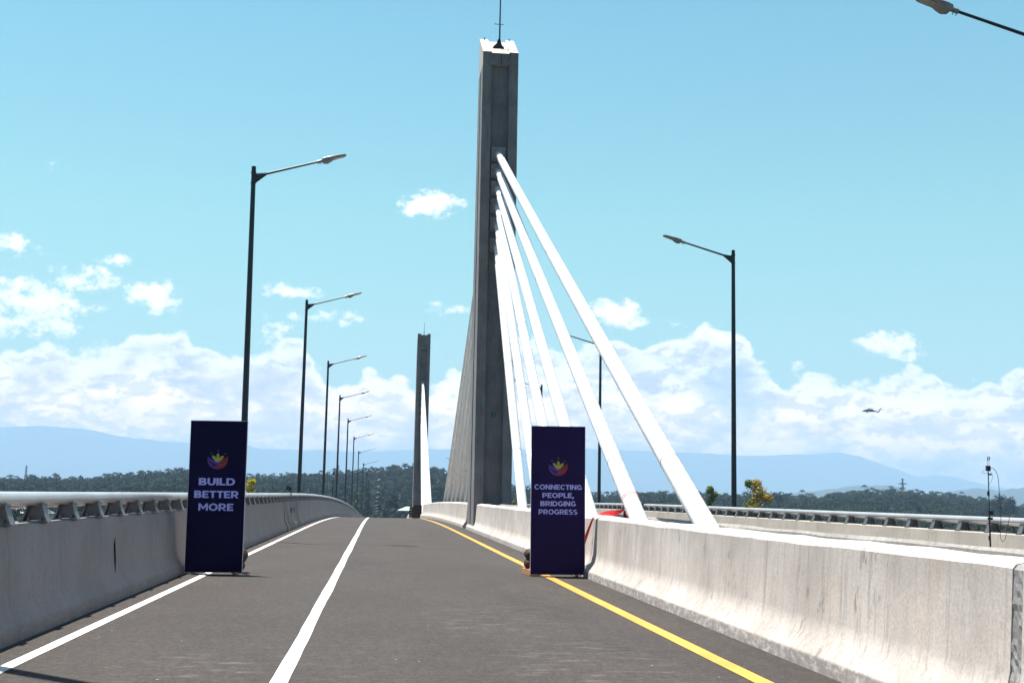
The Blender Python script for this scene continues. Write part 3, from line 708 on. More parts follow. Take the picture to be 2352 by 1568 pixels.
# ------------------------------------------------------------------ the two boards
def glyph(ch):
    """heavy geometric capitals, cap height 1; returns width and a list of polygons"""
    t = .235
    def rc(x0, z0, x1, z1): return [(x0, z0), (x1, z0), (x1, z1), (x0, z1)]
    def ar(cx, cz, rx, rz, a0, a1, n=14, tx=None, tz=None):
        tx = tx or t; tz = tz or t*.9; o = []
        for i in range(n):
            a, b = R(a0+(a1-a0)*i/n), R(a0+(a1-a0)*(i+1)/n)
            o.append([(cx+rx*math.cos(a), cz+rz*math.sin(a)), (cx+rx*math.cos(b), cz+rz*math.sin(b)), (cx+(rx-tx)*math.cos(b), cz+(rz-tz)*math.sin(b)), (cx+(rx-tx)*math.cos(a), cz+(rz-tz)*math.sin(a))])
        return o
    h = t*.9
    def bowl(x0, z0, z1, w_): 
        r = (z1-z0)/2; return [rc(x0, z1-h, w_-r, z1), rc(x0, z0, w_-r, z0+h)]+ar(w_-r, z0+r, r, r, -90, 90)
    if ch == 'B': return .80, [rc(0, 0, t, 1)]+bowl(t, .44, 1, .74)+bowl(t, 0, .56, .80)
    if ch == 'U': return .82, [rc(0, .4, t, 1), rc(.82-t, .4, .82, 1)]+ar(.41, .4, .41, .42, 180, 360)
    if ch == 'I': return t, [rc(0, 0, t, 1)]
    if ch == 'L': return .62, [rc(0, 0, t, 1), rc(t, 0, .62, h)]
    if ch == 'D': return .88, [rc(0, 0, t, 1), rc(t, 0, .42, h), rc(t, 1-h, .42, 1)]+ar(.42, .5, .46, .5, -90, 90)
    if ch == 'E': return .68, [rc(0, 0, t, 1), rc(t, 0, .68, h), rc(t, 1-h, .67, 1), rc(t, .5-h*.45, .61, .5+h*.45)]
    if ch == 'T': return .72, [rc(0, 1-h, .72, 1), rc(.36-t/2, 0, .36+t/2, 1-h)]
    if ch == 'P': return .78, [rc(0, 0, t, 1)]+bowl(t, .28, 1, .78)
    if ch == 'R': return .81, [rc(0, 0, t, 1)]+bowl(t, .30, 1, .78)+[[(.34, .34), (.57, .34), (.81, 0), (.56, 0)]]
    if ch == 'M': return 1.02, [rc(0, 0, t*.93, 1), rc(1.02-t*.93, 0, 1.02, 1), [(0, 1), (.22, 1), (.60, .36), (.51, .20), (.42, .24)], [(1.02, 1), (.80, 1), (.42, .36), (.51, .20), (.60, .24)]]
    if ch == 'N': return .86, [rc(0, 0, t, 1), rc(.86-t, 0, .86, 1), [(0, 1), (.24, 1), (.86, 0), (.62, 0)]]
    if ch == 'O': return .98, ar(.49, .5, .49, .515, 0, 360, 28)
    if ch == 'C': return .84, ar(.46, .5, .46, .515, 42, 318, 22)
    if ch == 'G': return .88, ar(.46, .5, .46, .515, 45, 322, 22)+[rc(.88-t*.93, .08, .88, .52), rc(.50, .40, .88-t*.93, .56)]
    if ch == 'S': return .74, ar(.37, .725, .36, .29, 38, 270, 16, .22, .20)+ar(.37, .275, .37, .29, 90, -142, 16, .22, .20)
    if ch == ',': return .26, [rc(0, 0, .25, .24), [(.05, 0), (.25, 0), (.15, -.22), (.0, -.22)]]
    return .4, []
def text_mesh(txt, width, cap, x, z, m, parent, name='lettering', y=-.0215):
    cur = 0; polys = []
    for ch in txt:
        w_, ps = glyph(ch)
        for p in ps: polys.append([(a+cur, b) for a, b in p])
        cur += w_+(.075 if ch not in 'T' else .06)
    cur -= .075; sx = width/cur; mb = MB()
    for k, p in enumerate(polys):
        yy = y-.00012*(k % 11); pts = [(x-width/2+a*sx, yy, z+(b-.5)*cap) for a, b in p]
        area = sum(p[i][0]*p[(i+1) % len(p)][1]-p[(i+1) % len(p)][0]*p[i][1] for i in range(len(p)))
        if area < 0: pts.reverse()
        mb.add(pts, [tuple(range(len(pts)))])
    return mb.build(name, m, parent, recalc=False)
def flat(polys, m, parent, name, y):
    mb = MB()
    for p in polys:
        mb.add([(a, y, b) for a, b in p], [tuple(range(len(p)))])
    return mb.build(name, m, parent)
def strip(path, w0, w1):
    """curved band polygon along path with widths swelling then tapering"""
    n = len(path); A = []; B = []
    for i, (x, z) in enumerate(path):
        xa, za = path[max(i-1, 0)]; xb, zb = path[min(i+1, n-1)]; L = math.hypot(xb-xa, zb-za) or 1
        nx, nz = -(zb-za)/L, (xb-xa)/L; w_ = w0+(w1-w0)*math.sin(math.pi*i/(n-1))
        A.append((x+nx*w_, z+nz*w_)); B.append((x-nx*w_, z-nz*w_))
    return [[A[i], A[i+1], B[i+1], B[i]] for i in range(n-1)]
def arc(cx, cz, rx, rz, a0, a1, n=14):
    return [(cx+rx*math.cos(R(a0+(a1-a0)*i/(n-1))), cz+rz*math.sin(R(a0+(a1-a0)*i/(n-1)))) for i in range(n)]
def emblem(parent, z0, s=1.0):
    e = flat([[(0+.006*math.cos(k), z0+.166*s+.006*math.sin(k)) for k in np.linspace(0, 6.28, 7)[:-1]],
              [(-.106+.006*math.cos(k), z0+.125*s+.006*math.sin(k)) for k in np.linspace(0, 6.28, 7)[:-1]],
              [(.112+.006*math.cos(k), z0+.122*s+.006*math.sin(k)) for k in np.linspace(0, 6.28, 7)[:-1]]], M['star'], parent, 'emblem_stars', -.0215)
    ce = z0+.0
    # crossing bands that cup the sun
    flat(strip(arc(.01, ce+.05, .165, .155, 182, 292, 16), .004, .020), M['logo_blue'], parent, 'emblem_band', -.0213)
    flat(strip(arc(-.01, ce+.05, .160, .155, -2, -112, 16), .004, .020), M['logo_red'], parent, 'emblem_band', -.0217)
    flat(strip([(-.155, ce+.07), (-.13, ce+.03), (-.085, ce-.0), (-.03, ce-.03), (.03, ce-.045), (.07, ce-.045)], .004, .024), M['logo_blue'], parent, 'emblem_band', -.0221)
    flat(strip([(.155, ce+.08), (.135, ce+.045), (.09, ce+.01), (.04, ce-.015), (0, ce-.025)], .004, .024), M['logo_red'], parent, 'emblem_band', -.0225)
    flat(strip([(.15, ce+.02), (.12, ce-.02), (.06, ce-.055), (0, ce-.075), (-.04, ce-.075)], .003, .015), M['logo_orange'], parent, 'emblem_band', -.0229)
    flat(strip([(-.15, ce-.005), (-.12, ce-.035), (-.075, ce-.052)], .003, .014), M['logo_red'], parent, 'emblem_band', -.0229)
    # half sun with three groups of rays
    body = [(-.062, ce+.022), (-.03, ce-.004), (0, ce-.016), (.03, ce-.0), (.068, ce+.03), (.045, ce+.05), (.02, ce+.06), (-.01, ce+.06), (-.045, ce+.048)]
    rays = []
    c0 = (0, ce+.005)
    for ang, L, w_ in ((90, .125, .016), (42, .125, .016), (138, .125, .016)):
        for da, l2, w2 in ((0, L, w_), (-13, L*.80, .005), (13, L*.80, .005)):
            a = R(ang+da); tx, tz = math.cos(a), math.sin(a); nx, nz = -tz, tx
            rays.append([(c0[0]+tx*.058+nx*w2*.7, c0[1]+tz*.058+nz*w2*.7), (c0[0]+tx*l2*.85+nx*w2, c0[1]+tz*l2*.85+nz*w2), (c0[0]+tx*l2, c0[1]+tz*l2),
                         (c0[0]+tx*l2*.85-nx*w2, c0[1]+tz*l2*.85-nz*w2), (c0[0]+tx*.058-nx*w2*.7, c0[1]+tz*.058-nz*w2*.7)])
    flat([body], M['logo_yellow'], parent, 'emblem_sun', -.0233)
    flat(rays, M['logo_yellow'], parent, 'emblem_rays', -.0237)
def board(x, y, m, label, lines, emb_z, rz=0, lean=0, w_=.925, h=2.42):
    root = empty('display_board', (x, y, 0), rz); tag(root, label, 'sign board', 'tall printed boards on the road')
    root.rotation_euler = (0, lean, rz)
    mb = MB(); mb.box((0, 0, h/2+.03), (w_, .036, h)); mb.build('panel', M['foam'], root)
    mb = MB(); mb.box((0, -.0195, h/2+.03), (w_-.012, .003, h-.012)); mb.build('print', m, root)
    for t, wd, cp, z in lines: text_mesh(t, wd, cp, .0, z, M['lavender'], root)
    emblem(root, emb_z)
    # timber frame and prop behind
    fr = MB()
    for sx in (-1, 1): fr.box((sx*(w_/2-.13), .045, h/2), (.05, .05, h-.1)); fr.box((sx*(w_/2-.13), .30, .03), (.05, .62, .05))
    for z in (.06, 1.2, h-.1): fr.box((0, .046, z), (w_-.312, .045, .05))
    fr.build('timber_frame', M['wood'], root)
    for sx in (-1, 1):
        pr = MB(); pr.tube([(sx*(w_/2-.13), .06, 1.3), (sx*(w_/2-.13), .58, .06)], .022, 6); pr.build('prop', M['wood'], root)
    return root
bl = board(-2.505, 19.56, M['banner_blue'], 'dark navy board reading build better more, standing by the left parapet',
      [('BUILD', .56, .112, 1.425), ('BETTER', .685, .112, 1.228), ('MORE', .54, .112, 1.032)], 1.74, R(-3), R(-.45), .885, 2.345)
br = board(2.955, 20.1, M['banner_violet'], 'dark violet board reading connecting people bridging progress, standing by the median barrier',
      [('CONNECTING', .79, .082, 1.455), ('PEOPLE,', .525, .082, 1.32), ('BRIDGING', .59, .082, 1.185), ('PROGRESS', .645, .082, 1.05)], 1.76, R(-.4), R(-.5), .905, 2.43)
def sack(loc, d, label, seed):
    rnd = random.Random(seed); bm = bmesh.new(); bmesh.ops.create_icosphere(bm, subdivisions=3, radius=1)
    for v in bm.verts:
        n = 1+.08*math.sin(v.co.x*5+seed)+.06*math.sin(v.co.y*7+v.co.z*4)+rnd.uniform(-.015, .015)
        v.co = Vector((v.co.x*d[0]*n, v.co.y*d[1]*n, max(v.co.z, -.82)*d[2]*n))
    for f in bm.faces: f.smooth = True
    me = bpy.data.meshes.new('sack'); bm.to_mesh(me); bm.free(); me.materials.append(M['bag'])
    o = bpy.data.objects.new('sandbag', me); C.objects.link(o); o.location = loc; return tag(o, label, 'sandbag', 'sandbags weighing down the boards')
sack((-2.125, 20.05, .27), (.085, .22, .12), 'brown sandbag showing at the lower right edge of the build better more board', 1)
sack((-2.20, 20.05, .10), (.11, .24, .12), 'lower sandbag hidden behind the build better more board', 2)
sack((2.55, 20.62, .335), (.095, .2, .085), 'upper dark sandbag at the lower left edge of the connecting people board', 3)
sack((2.55, 20.60, .18), (.095, .2, .09), 'lower dark sandbag at the lower left edge of the connecting people board', 4)
mb = MB(); mb.box((2.525, 20.5, .05), (.10, .7, .09), rz=R(4)); tag(mb.build('wood_block', M['wood']), 'orange timber block under the sandbags beside the connecting people board', 'timber')

# ---- red ribbon tied on the second cable and trailed over the barrier
z2 = ANCH[1]; d_ = DD(z2)-.22; s2 = (z2-1.0)/(CY1-d_-BASES[1])
def on_c2(y): return Vector((PX, y, 1.0+(y-BASES[1])*s2))
cdir = (Vector((0, 1, s2))).normalized()
root = empty('red_ribbon', on_c2(19.98)); tag(root, 'red ribbon looped round the white cable and trailed over the barrier to the board', 'ribbon')
off = on_c2(19.98)
def band(pts, wid, axis):
    mb = MB(); vs = []
    for k, p in enumerate(pts):
        a = axis[k] if isinstance(axis, list) else axis
        ww = wid[k] if isinstance(wid, list) else wid
        vs += [Vector(p)-a*ww/2-off, Vector(p)+a*ww/2-off]
    mb.add(vs, [(2*k, 2*k+1, 2*k+3, 2*k+2) for k in range(len(pts)-1)])
    return mb
pn = cdir.orthogonal().normalized(); bn = cdir.cross(pn)
ck = on_c2(19.98)-Vector((0, 0, .018))
mb = band([ck+(pn*math.cos(a)+bn*math.sin(a))*.158 for a in np.linspace(0, 2*math.pi, 33)], .028, cdir); mb.build('loop', M['ribbon'], root)
knot = ck+Vector((-.155, -.24, -.16))
zz = Vector((0, 0, 1)); xx = Vector((1, 0, 0)); yy = Vector((0, 1, 0))
mb = band([knot+Vector((0, 0, .02)), knot+Vector((-.04, .08, -.02)), knot+Vector((-.12, .2, -.05)), Vector((3.72, 20.2, 1.045)), Vector((3.65, 20.35, 1.025)), Vector((3.60, 20.22, 1.0)), Vector((3.549, 20.15, .972))],
          [.03, .06, .10, .08, .05, .04, .04], [zz, zz, (zz+xx*.3).normalized(), (zz+xx).normalized(), yy, yy, yy]); mb.build('tail', M['ribbon'], root)
mb = band([Vector((3.549, 20.15, .972)), Vector((3.51, 20.16, .87)), Vector((3.455, 20.2, .70)), Vector((3.40, 20.24, .52)), Vector((3.34, 20.28, .34))],
          [.03, .045, .06, .075, .08], [(xx*.95+zz*.3).normalized()]*5); mb.build('tail', M['ribbon'], root)
mb = band([knot, knot+Vector((.01, -.01, -.08)), knot+Vector((.02, -.02, -.16)), knot+Vector((.03, -.02, -.25))], [.03, .06, .10, .07], [(xx+Vector((0, .3, 0))).normalized()]*4); mb.build('bow_end', M['ribbon'], root)

# ---- antenna mast on the far road
mx, my = 5.3, 0
r_ = ray(2272, 1160); my = 5.3*r_.y/r_.x
def zat(ypx): d = ray(2272, ypx); return CAMZ+d.z/d.x*5.3
root = empty('antenna_mast', (mx, my, 0)); tag(root, 'thin black antenna mast with two aerials and hanging cable at the right edge', 'antenna mast')
zt = zat(1048); zb1 = zat(1069); zb0 = zat(1081); zc = zat(1185)
mb = MB(); mb.tube([(0, 0, 0.01), (0, 0, zc)], .0075, 8); mb.tube([(0, 0, zc), (0, 0, zb0)], .0045, 8)
for zz_ in (zat(1133), zat(1235)): mb.tube([(-.004, 0, zz_-.02), (-.004, 0, zz_+.02)], .011, 8)
mb.build('pole', M['black'], root)
mb = MB(); mb.box((.0, 0, (zb0+zb1)/2), (.032, .03, zb1-zb0)); bx = mb.build('radio_box', M['black'], root)
for dx_ in (-.008, .007):
    mb = MB(); mb.tube([(dx_, 0, zb1), (dx_+.004, 0, zb1+.05), ], .0015, 6); mb.tube([(dx_+.004, 0, zb1+.045), (dx_+.010, 0, zt)], .0042, 8); mb.build('aerial', M['black'], bx)
mb = MB(); mb.box((.010, 0, zc+.03), (.040, .03, .035)); mb.box((.006, 0, zc-.02), (.034, .03, .022)); mb.box((.012, -.01, zb0-.03), (.02, .015, .014)); mb.build('clamp', M['black'], root)
mb = MB()
def bz(p, n=10):
    p = [Vector(a) for a in p]; out = []
    for i in range(len(p)-1):
        a, b = p[i], p[i+1]; ta = (p[min(i+1, len(p)-1)]-p[max(i-1, 0)])*.5; tb = (p[min(i+2, len(p)-1)]-p[i])*.5
        for k in range(n):
            t = k/n; h = t*t
            out.append(a*(2*h*t-3*h+1)+b*(-2*h*t+3*h)+ta*(h*t-2*h+t)+tb*(h*t-h))
    return out+[p[-1]]
sc_ = 1/ (ray(2272, 1160).normalized().x and (F*1.0)/(my*.99))
def off_px(px, ypx): return ((px-2272)*sc_, 0, zat(ypx))
loop = [off_px(2279, 1074), off_px(2288, 1077), off_px(2296, 1093), off_px(2299, 1130), off_px(2301, 1180), off_px(2298, 1225), off_px(2301, 1240), off_px(2308, 1240), off_px(2316, 1215), off_px(2322, 1190), off_px(2334, 1182)]
mb.tube(bz(loop), .0024, 6)
lp2 = [off_px(2270, 1079), off_px(2260, 1080), off_px(2258, 1084), off_px(2265, 1087), off_px(2273, 1085)]; mb.tube(bz(lp2), .0016, 5)
lp3 = [off_px(2278, 1083), off_px(2283, 1092), off_px(2279, 1104), off_px(2272, 1113)]; mb.tube(bz(lp3), .0014, 5)
mb.build('hanging_cable', M['black'], root)

# ---- floodlight on the left rail, brown panels at the crest
root = empty('floodlight', P(-3.2, 44.3, 1.25)); tag(root, 'small dark floodlight clamped on top of the left handrail', 'floodlight')
mb = MB(); mb.box((.02, 0, .16), (.20, .12, .15), ry=R(28)); mb.build('housing', M['black'], root)
mb = MB(); mb.box((-.10, 0, .05), (.03, .05, .12), ry=R(35)); mb.tube([(.1, 0, -.1), (.1, 0, .1)], .02, 6); mb.build('bracket', M['black'], root)
def panel_box(x0, x1, z1, y, label):
    root = empty('brown_panel', ((x0+x1)/2, y, ez_road(y))); w_ = x1-x0
    tag(root, label, 'barricade', 'dark brown barricades at the far pylon')
    mb = MB()
    for k in range(4): mb.box((0, 0, .1+(z1-.1)*(k+.5)/4), (w_, .05, (z1-.1)/4-.012))
    mb.build('boards', M['crate'], root)
    mb = MB()
    for s in (-1, 1): mb.box((s*(w_/2-.05), .05, z1/2), (.06, .05, z1)); mb.box((s*(w_/2-.05), .1, .03), (.06, .5, .05))
    mb.build('frame', M['crate'], root); return root
panel_box(2.56, 2.98, .95, 102.6, 'shorter dark brown barricade, left one of the pair at the foot of the far pylon')
panel_box(2.90, 3.58, 1.12, 101.8, 'taller dark brown barricade with reddish streak at the foot of the far pylon')

# ------------------------------------------------------------------ helicopter
def heli():
    d = ray(2000, 944); dist = 1050/d.y; p = Vector((0, 0, CAMZ))+d*dist
    root = empty('helicopter', p, 0); tag(root, 'dark military style helicopter flying left in front of the clouds', 'helicopter')
    sec = [(-8.2, .05, .35, -.2), (-7.4, .5, .6, -.1), (-6.0, 1.0, .95, .15), (-4.6, 1.15, 1.15, .45), (-2.6, 1.2, 1.2, .5), (0, 1.2, 1.2, .55), (2.0, 1.0, 1.05, .55), (3.4, .6, .62, .25), (5.4, .45, .5, .0), (7.6, .25, .36, -.25)]
    mb = MB(); rings = []
    for x, ry, rz, zc_ in sec: rings.append([(x, ry*math.cos(a), zc_+rz*math.sin(a)) for a in np.linspace(0, 2*math.pi, 13)[:-1]])
    mb.loft(rings); mb.build('fuselage', M['heli'], root, smooth=True)
    mb = MB(); mb.loft([[(x, y*k, z) for x, y, z in r] for k, r in ((1, [(-3.6, -.8, 1.4), (2.3, -.7, 1.35), (1.6, -.4, 2.0), (-2.6, -.5, 2.0)]), (-1, [(-3.6, -.8, 1.4), (2.3, -.7, 1.35), (1.6, -.4, 2.0), (-2.6, -.5, 2.0)]))]); mb.build('engine_housing', M['heli'], root)
    mb = MB(); mb.loft([[(6.6, y, -.5), (8.1, y, -.3), (10.4, y, 2.7), (9.6, y, 2.9)] for y in (-.12, .12)]); fin = mb.build('tail_fin', M['heli'], root)
    mb = MB(); mb.box((7.9, 0, -.35), (1.0, 4.2, .1)); mb.build('tailplane', M['heli'], root)
    mb = MB()
    for k in range(4): mb.box((-1.5+3.9*math.cos(k*math.pi/2+.35), 3.9*math.sin(k*math.pi/2+.35), 3.05), (7.4, .42, .07), rz=k*math.pi/2+.35)
    mb.tube([(-1.5, 0, 1.9), (-1.5, 0, 3.1)], .18, 8); mb.build('main_rotor', M['heli'], root)
    mb = MB()
    for k in range(4): mb.box((10.0+.85*math.cos(k*math.pi/2+.8), -.3, 2.7+.85*math.sin(k*math.pi/2+.8)), (1.6, .05, .16), ry=-(k*math.pi/2+.8))
    mb.build('tail_rotor', M['heli'], root)
    for y in (-1.1, 1.1):
        mb = MB(); mb.tube([(-4.4, y*.8, -.4), (-3.6, y, -1.15)], .1, 6); mb.tube([(-3.6, y-.12, -1.25), (-3.6, y+.12, -1.25)], .38, 10); mb.build('wheel', M['heli'], root)
    mb = MB(); mb.tube([(6.0, 0, -.4), (6.9, 0, -1.25)], .07, 6); mb.tube([(6.9, -.08, -1.35), (6.9, .08, -1.35)], .22, 8); mb.build('tail_wheel', M['heli'], root)
    root.rotation_euler = (R(3), R(1), R(8))
heli()

# ------------------------------------------------------------------ land
def prof_of(pts):
    a = sorted(uv_of(x, y) for x, y in pts); return np.array([p[0] for p in a]), np.array([p[1] for p in a])
fr_u, fr_v = prof_of([(-900,1110),(-400,1105),(0,1097),(60,1094),(200,1099),(250,1091),(330,1084),(430,1078),(600,1093),(700,1088),(760,1090),(830,1080),(880,1074),(945,1068),(1000,1075),(1030,1082),(1080,1097),(1200,1117),
  (1300,1129),(1390,1135),(1480,1131),(1560,1130),(1650,1135),(1720,1137),(1790,1134),(1838,1139),(1880,1139),(1939,1132),(2049,1126),(2113,1131),(2205,1140),(2278,1148),(2334,1162),(2500,1166),(3300,1170)])
def vnoise(x, y, s, seed=0):
    xs = x/s; ys = y/s; xi = np.floor(xs).astype(int); yi = np.floor(ys).astype(int); fx = xs-xi; fy = ys-yi
    fx = fx*fx*(3-2*fx); fy = fy*fy*(3-2*fy)
    def h(a, b):
        n = (a*374761393+b*668265263+seed*982451653) & 0xffffffff
        n = ((n ^ (n >> 13))*1274126177) & 0xffffffff
        return ((n ^ (n >> 16)) & 0xffff)/65535.
    return (h(xi, yi)*(1-fx)+h(xi+1, yi)*fx)*(1-fy)+(h(xi, yi+1)*(1-fx)+h(xi+1, yi+1)*fx)*fy
RD, BASEZ, TH = 1050., -17., 11.
def land_z(x, y):
    x = np.asarray(x, float); y = np.asarray(y, float)
    r = np.maximum(y, 1.); u = x/r
    top = CAMZ + np.interp(u, fr_u, fr_v)*RD - TH
    t = np.clip((y-430)/(RD-430), 0, 1); t = t*t*(3-2*t)
    back = np.clip((y-RD)/700, 0, 1); back = back*back*(3-2*back)
    z = BASEZ + (top-BASEZ)*t - (top-BASEZ)*back*.9
    z = z + (vnoise(x, y, 120, 3)-.5)*5*np.clip((y-150)/300, 0, 1)*(1-np.clip((t-.75)/.25, 0, 1)) + (vnoise(x, y, 45, 5)-.5)*2.0
    return z
def grid_mesh(name, us, ys, zf, m, kind='structure', xf=None):
    xs = []; n = len(us)
    Yg, Ug = np.meshgrid(ys, us, indexing='ij'); Xg = Ug*np.maximum(Yg, 120) if xf is None else xf(Ug, Yg)
    Z = zf(Xg, Yg); v = np.stack([Xg, Yg, Z], -1).reshape(-1, 3)
    f = [(i*n+j, i*n+j+1, (i+1)*n+j+1, (i+1)*n+j) for i in range(len(ys)-1) for j in range(n-1)]
    me = bpy.data.meshes.new(name); me.from_pydata(v.tolist(), [], f); me.materials.append(m); me.polygons.foreach_set('use_smooth', [True]*len(f)); me.update()
    o = bpy.data.objects.new(name, me); C.objects.link(o); o['kind'] = kind; return o
us = np.concatenate([np.linspace(-1.6, -.55, 12)[:-1], np.linspace(-.55, .8, 170), np.linspace(.8, 1.8, 12)[1:]])
grid_mesh('terrain', us, np.concatenate([np.linspace(-400, 100, 8), np.linspace(130, 1900, 110)]), land_z, M['terrain'])
# wide low ground out to the horizon
g_ = MB(); g_.add([(-26000, -26000, BASEZ-6), (26000, -26000, BASEZ-6), (26000, 26000, BASEZ-6), (-26000, 26000, BASEZ-6)], [(0, 1, 2, 3)])
g_.build('ground', M['terrain'])['kind'] = 'structure'
def range_mesh(name, pts, dist, depth, m, rough, seed, fine):
    pu, pv = prof_of(pts)
    def zf(x, y):
        u = x/np.maximum(y, 1); top = CAMZ+np.interp(u, pu, pv)*dist
        t = (y-dist)/depth; sh_ = np.clip(1-np.abs(t), 0, 1); sh_ = sh_*sh_*(3-2*sh_)
        rid = (vnoise(x, y*.5, fine*6, seed)-.5)*rough*4*(1-sh_**3)+(vnoise(x, y, fine, seed+1)-.5)*rough+(vnoise(x, y, fine*.35, seed+2)-.5)*rough*.6
        return (BASEZ-4)+(top-BASEZ)*sh_+rid*np.clip(sh_*3, 0, 1)
    us = np.linspace(min(pu), max(pu), 520)
    return grid_mesh(name, us, np.linspace(dist-depth, dist+depth, 25), zf, m)
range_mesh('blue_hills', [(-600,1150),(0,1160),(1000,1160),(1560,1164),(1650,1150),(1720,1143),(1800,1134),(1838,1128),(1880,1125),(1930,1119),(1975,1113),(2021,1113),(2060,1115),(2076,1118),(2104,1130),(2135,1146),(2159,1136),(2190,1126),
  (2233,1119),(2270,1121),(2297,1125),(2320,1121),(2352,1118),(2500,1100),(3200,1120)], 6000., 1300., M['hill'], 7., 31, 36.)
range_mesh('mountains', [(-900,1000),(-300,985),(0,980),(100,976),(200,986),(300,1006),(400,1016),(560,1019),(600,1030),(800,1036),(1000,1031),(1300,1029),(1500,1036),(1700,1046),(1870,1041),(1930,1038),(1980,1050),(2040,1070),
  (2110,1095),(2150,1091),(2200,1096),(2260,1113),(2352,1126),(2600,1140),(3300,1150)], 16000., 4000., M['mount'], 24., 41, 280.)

# ---- forest
def leaf_blob(n, rx, ry, rz, zc, size, rnd):
    v = []; f = []
    for k in range(n):
        a = rnd.uniform(0, 2*math.pi); cz_ = rnd.uniform(-1, 1); rr = math.sqrt(1-cz_*cz_)*rnd.uniform(.65, 1)
        c = Vector((rx*rr*math.cos(a), ry*rr*math.sin(a), zc+rz*cz_*rnd.uniform(.75, 1.05)))
        n_ = (Vector((c.x/rx, c.y/ry, (c.z-zc)/rz))+Vector((rnd.gauss(0, .5), rnd.gauss(0, .5), rnd.gauss(0, .5)+.3))).normalized()
        t = n_.orthogonal().normalized(); t.rotate(Quaternion(n_, rnd.uniform(0, 6.28))); b = n_.cross(t); s = size*rnd.uniform(.6, 1.4)
        o = len(v); v += [c+t*s, c+b*s*.8, c-t*s*.9, c-b*s*.7]; f.append((o, o+1, o+2, o+3))
    return v, f
def palm_geo(rnd, h=11, nf=13, L=3.6, seg=4):
    v = []; f = []
    lean = rnd.uniform(-.9, .9); ring = 5; hs = [0, .35, .7, 1]
    for i, t in enumerate(hs):
        for k in range(ring):
            a = 2*math.pi*k/ring; r = .22-.1*t; v.append(Vector((lean*t*t+r*math.cos(a), r*math.sin(a), h*t)))
    for i in range(len(hs)-1):
        for k in range(ring): f.append((i*ring+k, i*ring+(k+1) % ring, (i+1)*ring+(k+1) % ring, (i+1)*ring+k))
    nt = len(f)
    for k in range(nf):
        a = 2*math.pi*k/nf+rnd.uniform(-.25, .25); up = rnd.uniform(-.1, 1.0); d = Vector((math.cos(a), math.sin(a), 0)); s = Vector((-d.y, d.x, 0))
        o = len(v); Lk = L*rnd.uniform(.8, 1.1)
        for i in range(seg+1):
            t = i/seg; c = Vector((lean, 0, h))+d*Lk*t*(1-.12*t)+Vector((0, 0, Lk*(up*t-(.55+up*.75)*t*t))); w_ = .42*math.sin(math.pi*min(1, t*.9+.12))+.03
            v += [c+s*w_-Vector((0, 0, w_*.45)), c, c-s*w_-Vector((0, 0, w_*.45))]
        for i in range(seg):
            for j in (0, 1): f.append((o+3*i+j, o+3*i+j+1, o+3*i+4+j, o+3*i+3+j))
    return v, f, nt
rnd = random.Random(5)
variants = []
for k in range(6):
    v, f = leaf_blob(46, 3.2*rnd.uniform(.8, 1.2), 3.2*rnd.uniform(.8, 1.2), 3.4*rnd.uniform(.7, 1.3), 6.5, .95, rnd); variants.append((np.array([p[:] for p in v]), np.array(f)))
for k in range(3):   # taller, narrower
    v, f = leaf_blob(40, 2.0, 2.0, 5.0, 7.5, .8, rnd); variants.append((np.array([p[:] for p in v]), np.array(f)))
pv = []
for k in range(4):
    v, f, nt = palm_geo(rnd, rnd.uniform(9, 12.5), 11, 3.3, 3); pv.append((np.array([p[:] for p in v]), np.array(f)))
def scatter(name, n, region, pfrac, seed, label, cat):
    rs = np.random.RandomState(seed); V_ = []; F_ = []; o = 0; cnt = 0
    while cnt < n:
        y = math.sqrt(rs.uniform(region[2]**2, region[3]**2)); u = rs.uniform(region[0], region[1]); x = u*y
        if -16 < x < 26 and y < 480: continue
        isp = rs.uniform() < pfrac(u, y); g = pv[rs.randint(len(pv))] if isp else variants[rs.randint(len(variants))]
        s = rs.uniform(.7, 1.2)*(1 if isp else .95); a = rs.uniform(0, 6.28); z = float(land_z(x, y))-.8
        c, s_ = math.cos(a)*s, math.sin(a)*s; v = g[0]
        V_.append(np.stack([v[:, 0]*c-v[:, 1]*s_+x, v[:, 0]*s_+v[:, 1]*c+y, v[:, 2]*s*rs.uniform(.85, 1.1)+z], 1)); F_.append(g[1]+o); o += len(v); cnt += 1
    V_ = np.concatenate(V_); F_ = np.concatenate(F_)
    me = bpy.data.meshes.new(name); me.vertices.add(len(V_)); me.vertices.foreach_set('co', V_.ravel())
    me.loops.add(F_.size); me.loops.foreach_set('vertex_index', F_.ravel().astype('i4')); me.polygons.add(len(F_))
    me.polygons.foreach_set('loop_start', np.arange(0, F_.size, 4, dtype='i4')); me.update(calc_edges=True); me.validate()
    me.materials.append(M['leaf_forest']); ob = bpy.data.objects.new(name, me); C.objects.link(ob)
    return tag(ob, label, cat, kind='stuff')
scatter('forest', 15500, (-.42, .62, 240, 1160), lambda u, y: .35 if u > .18 else .12, 3, 'dense dark green wood covering the low hills behind the bridge', 'forest')
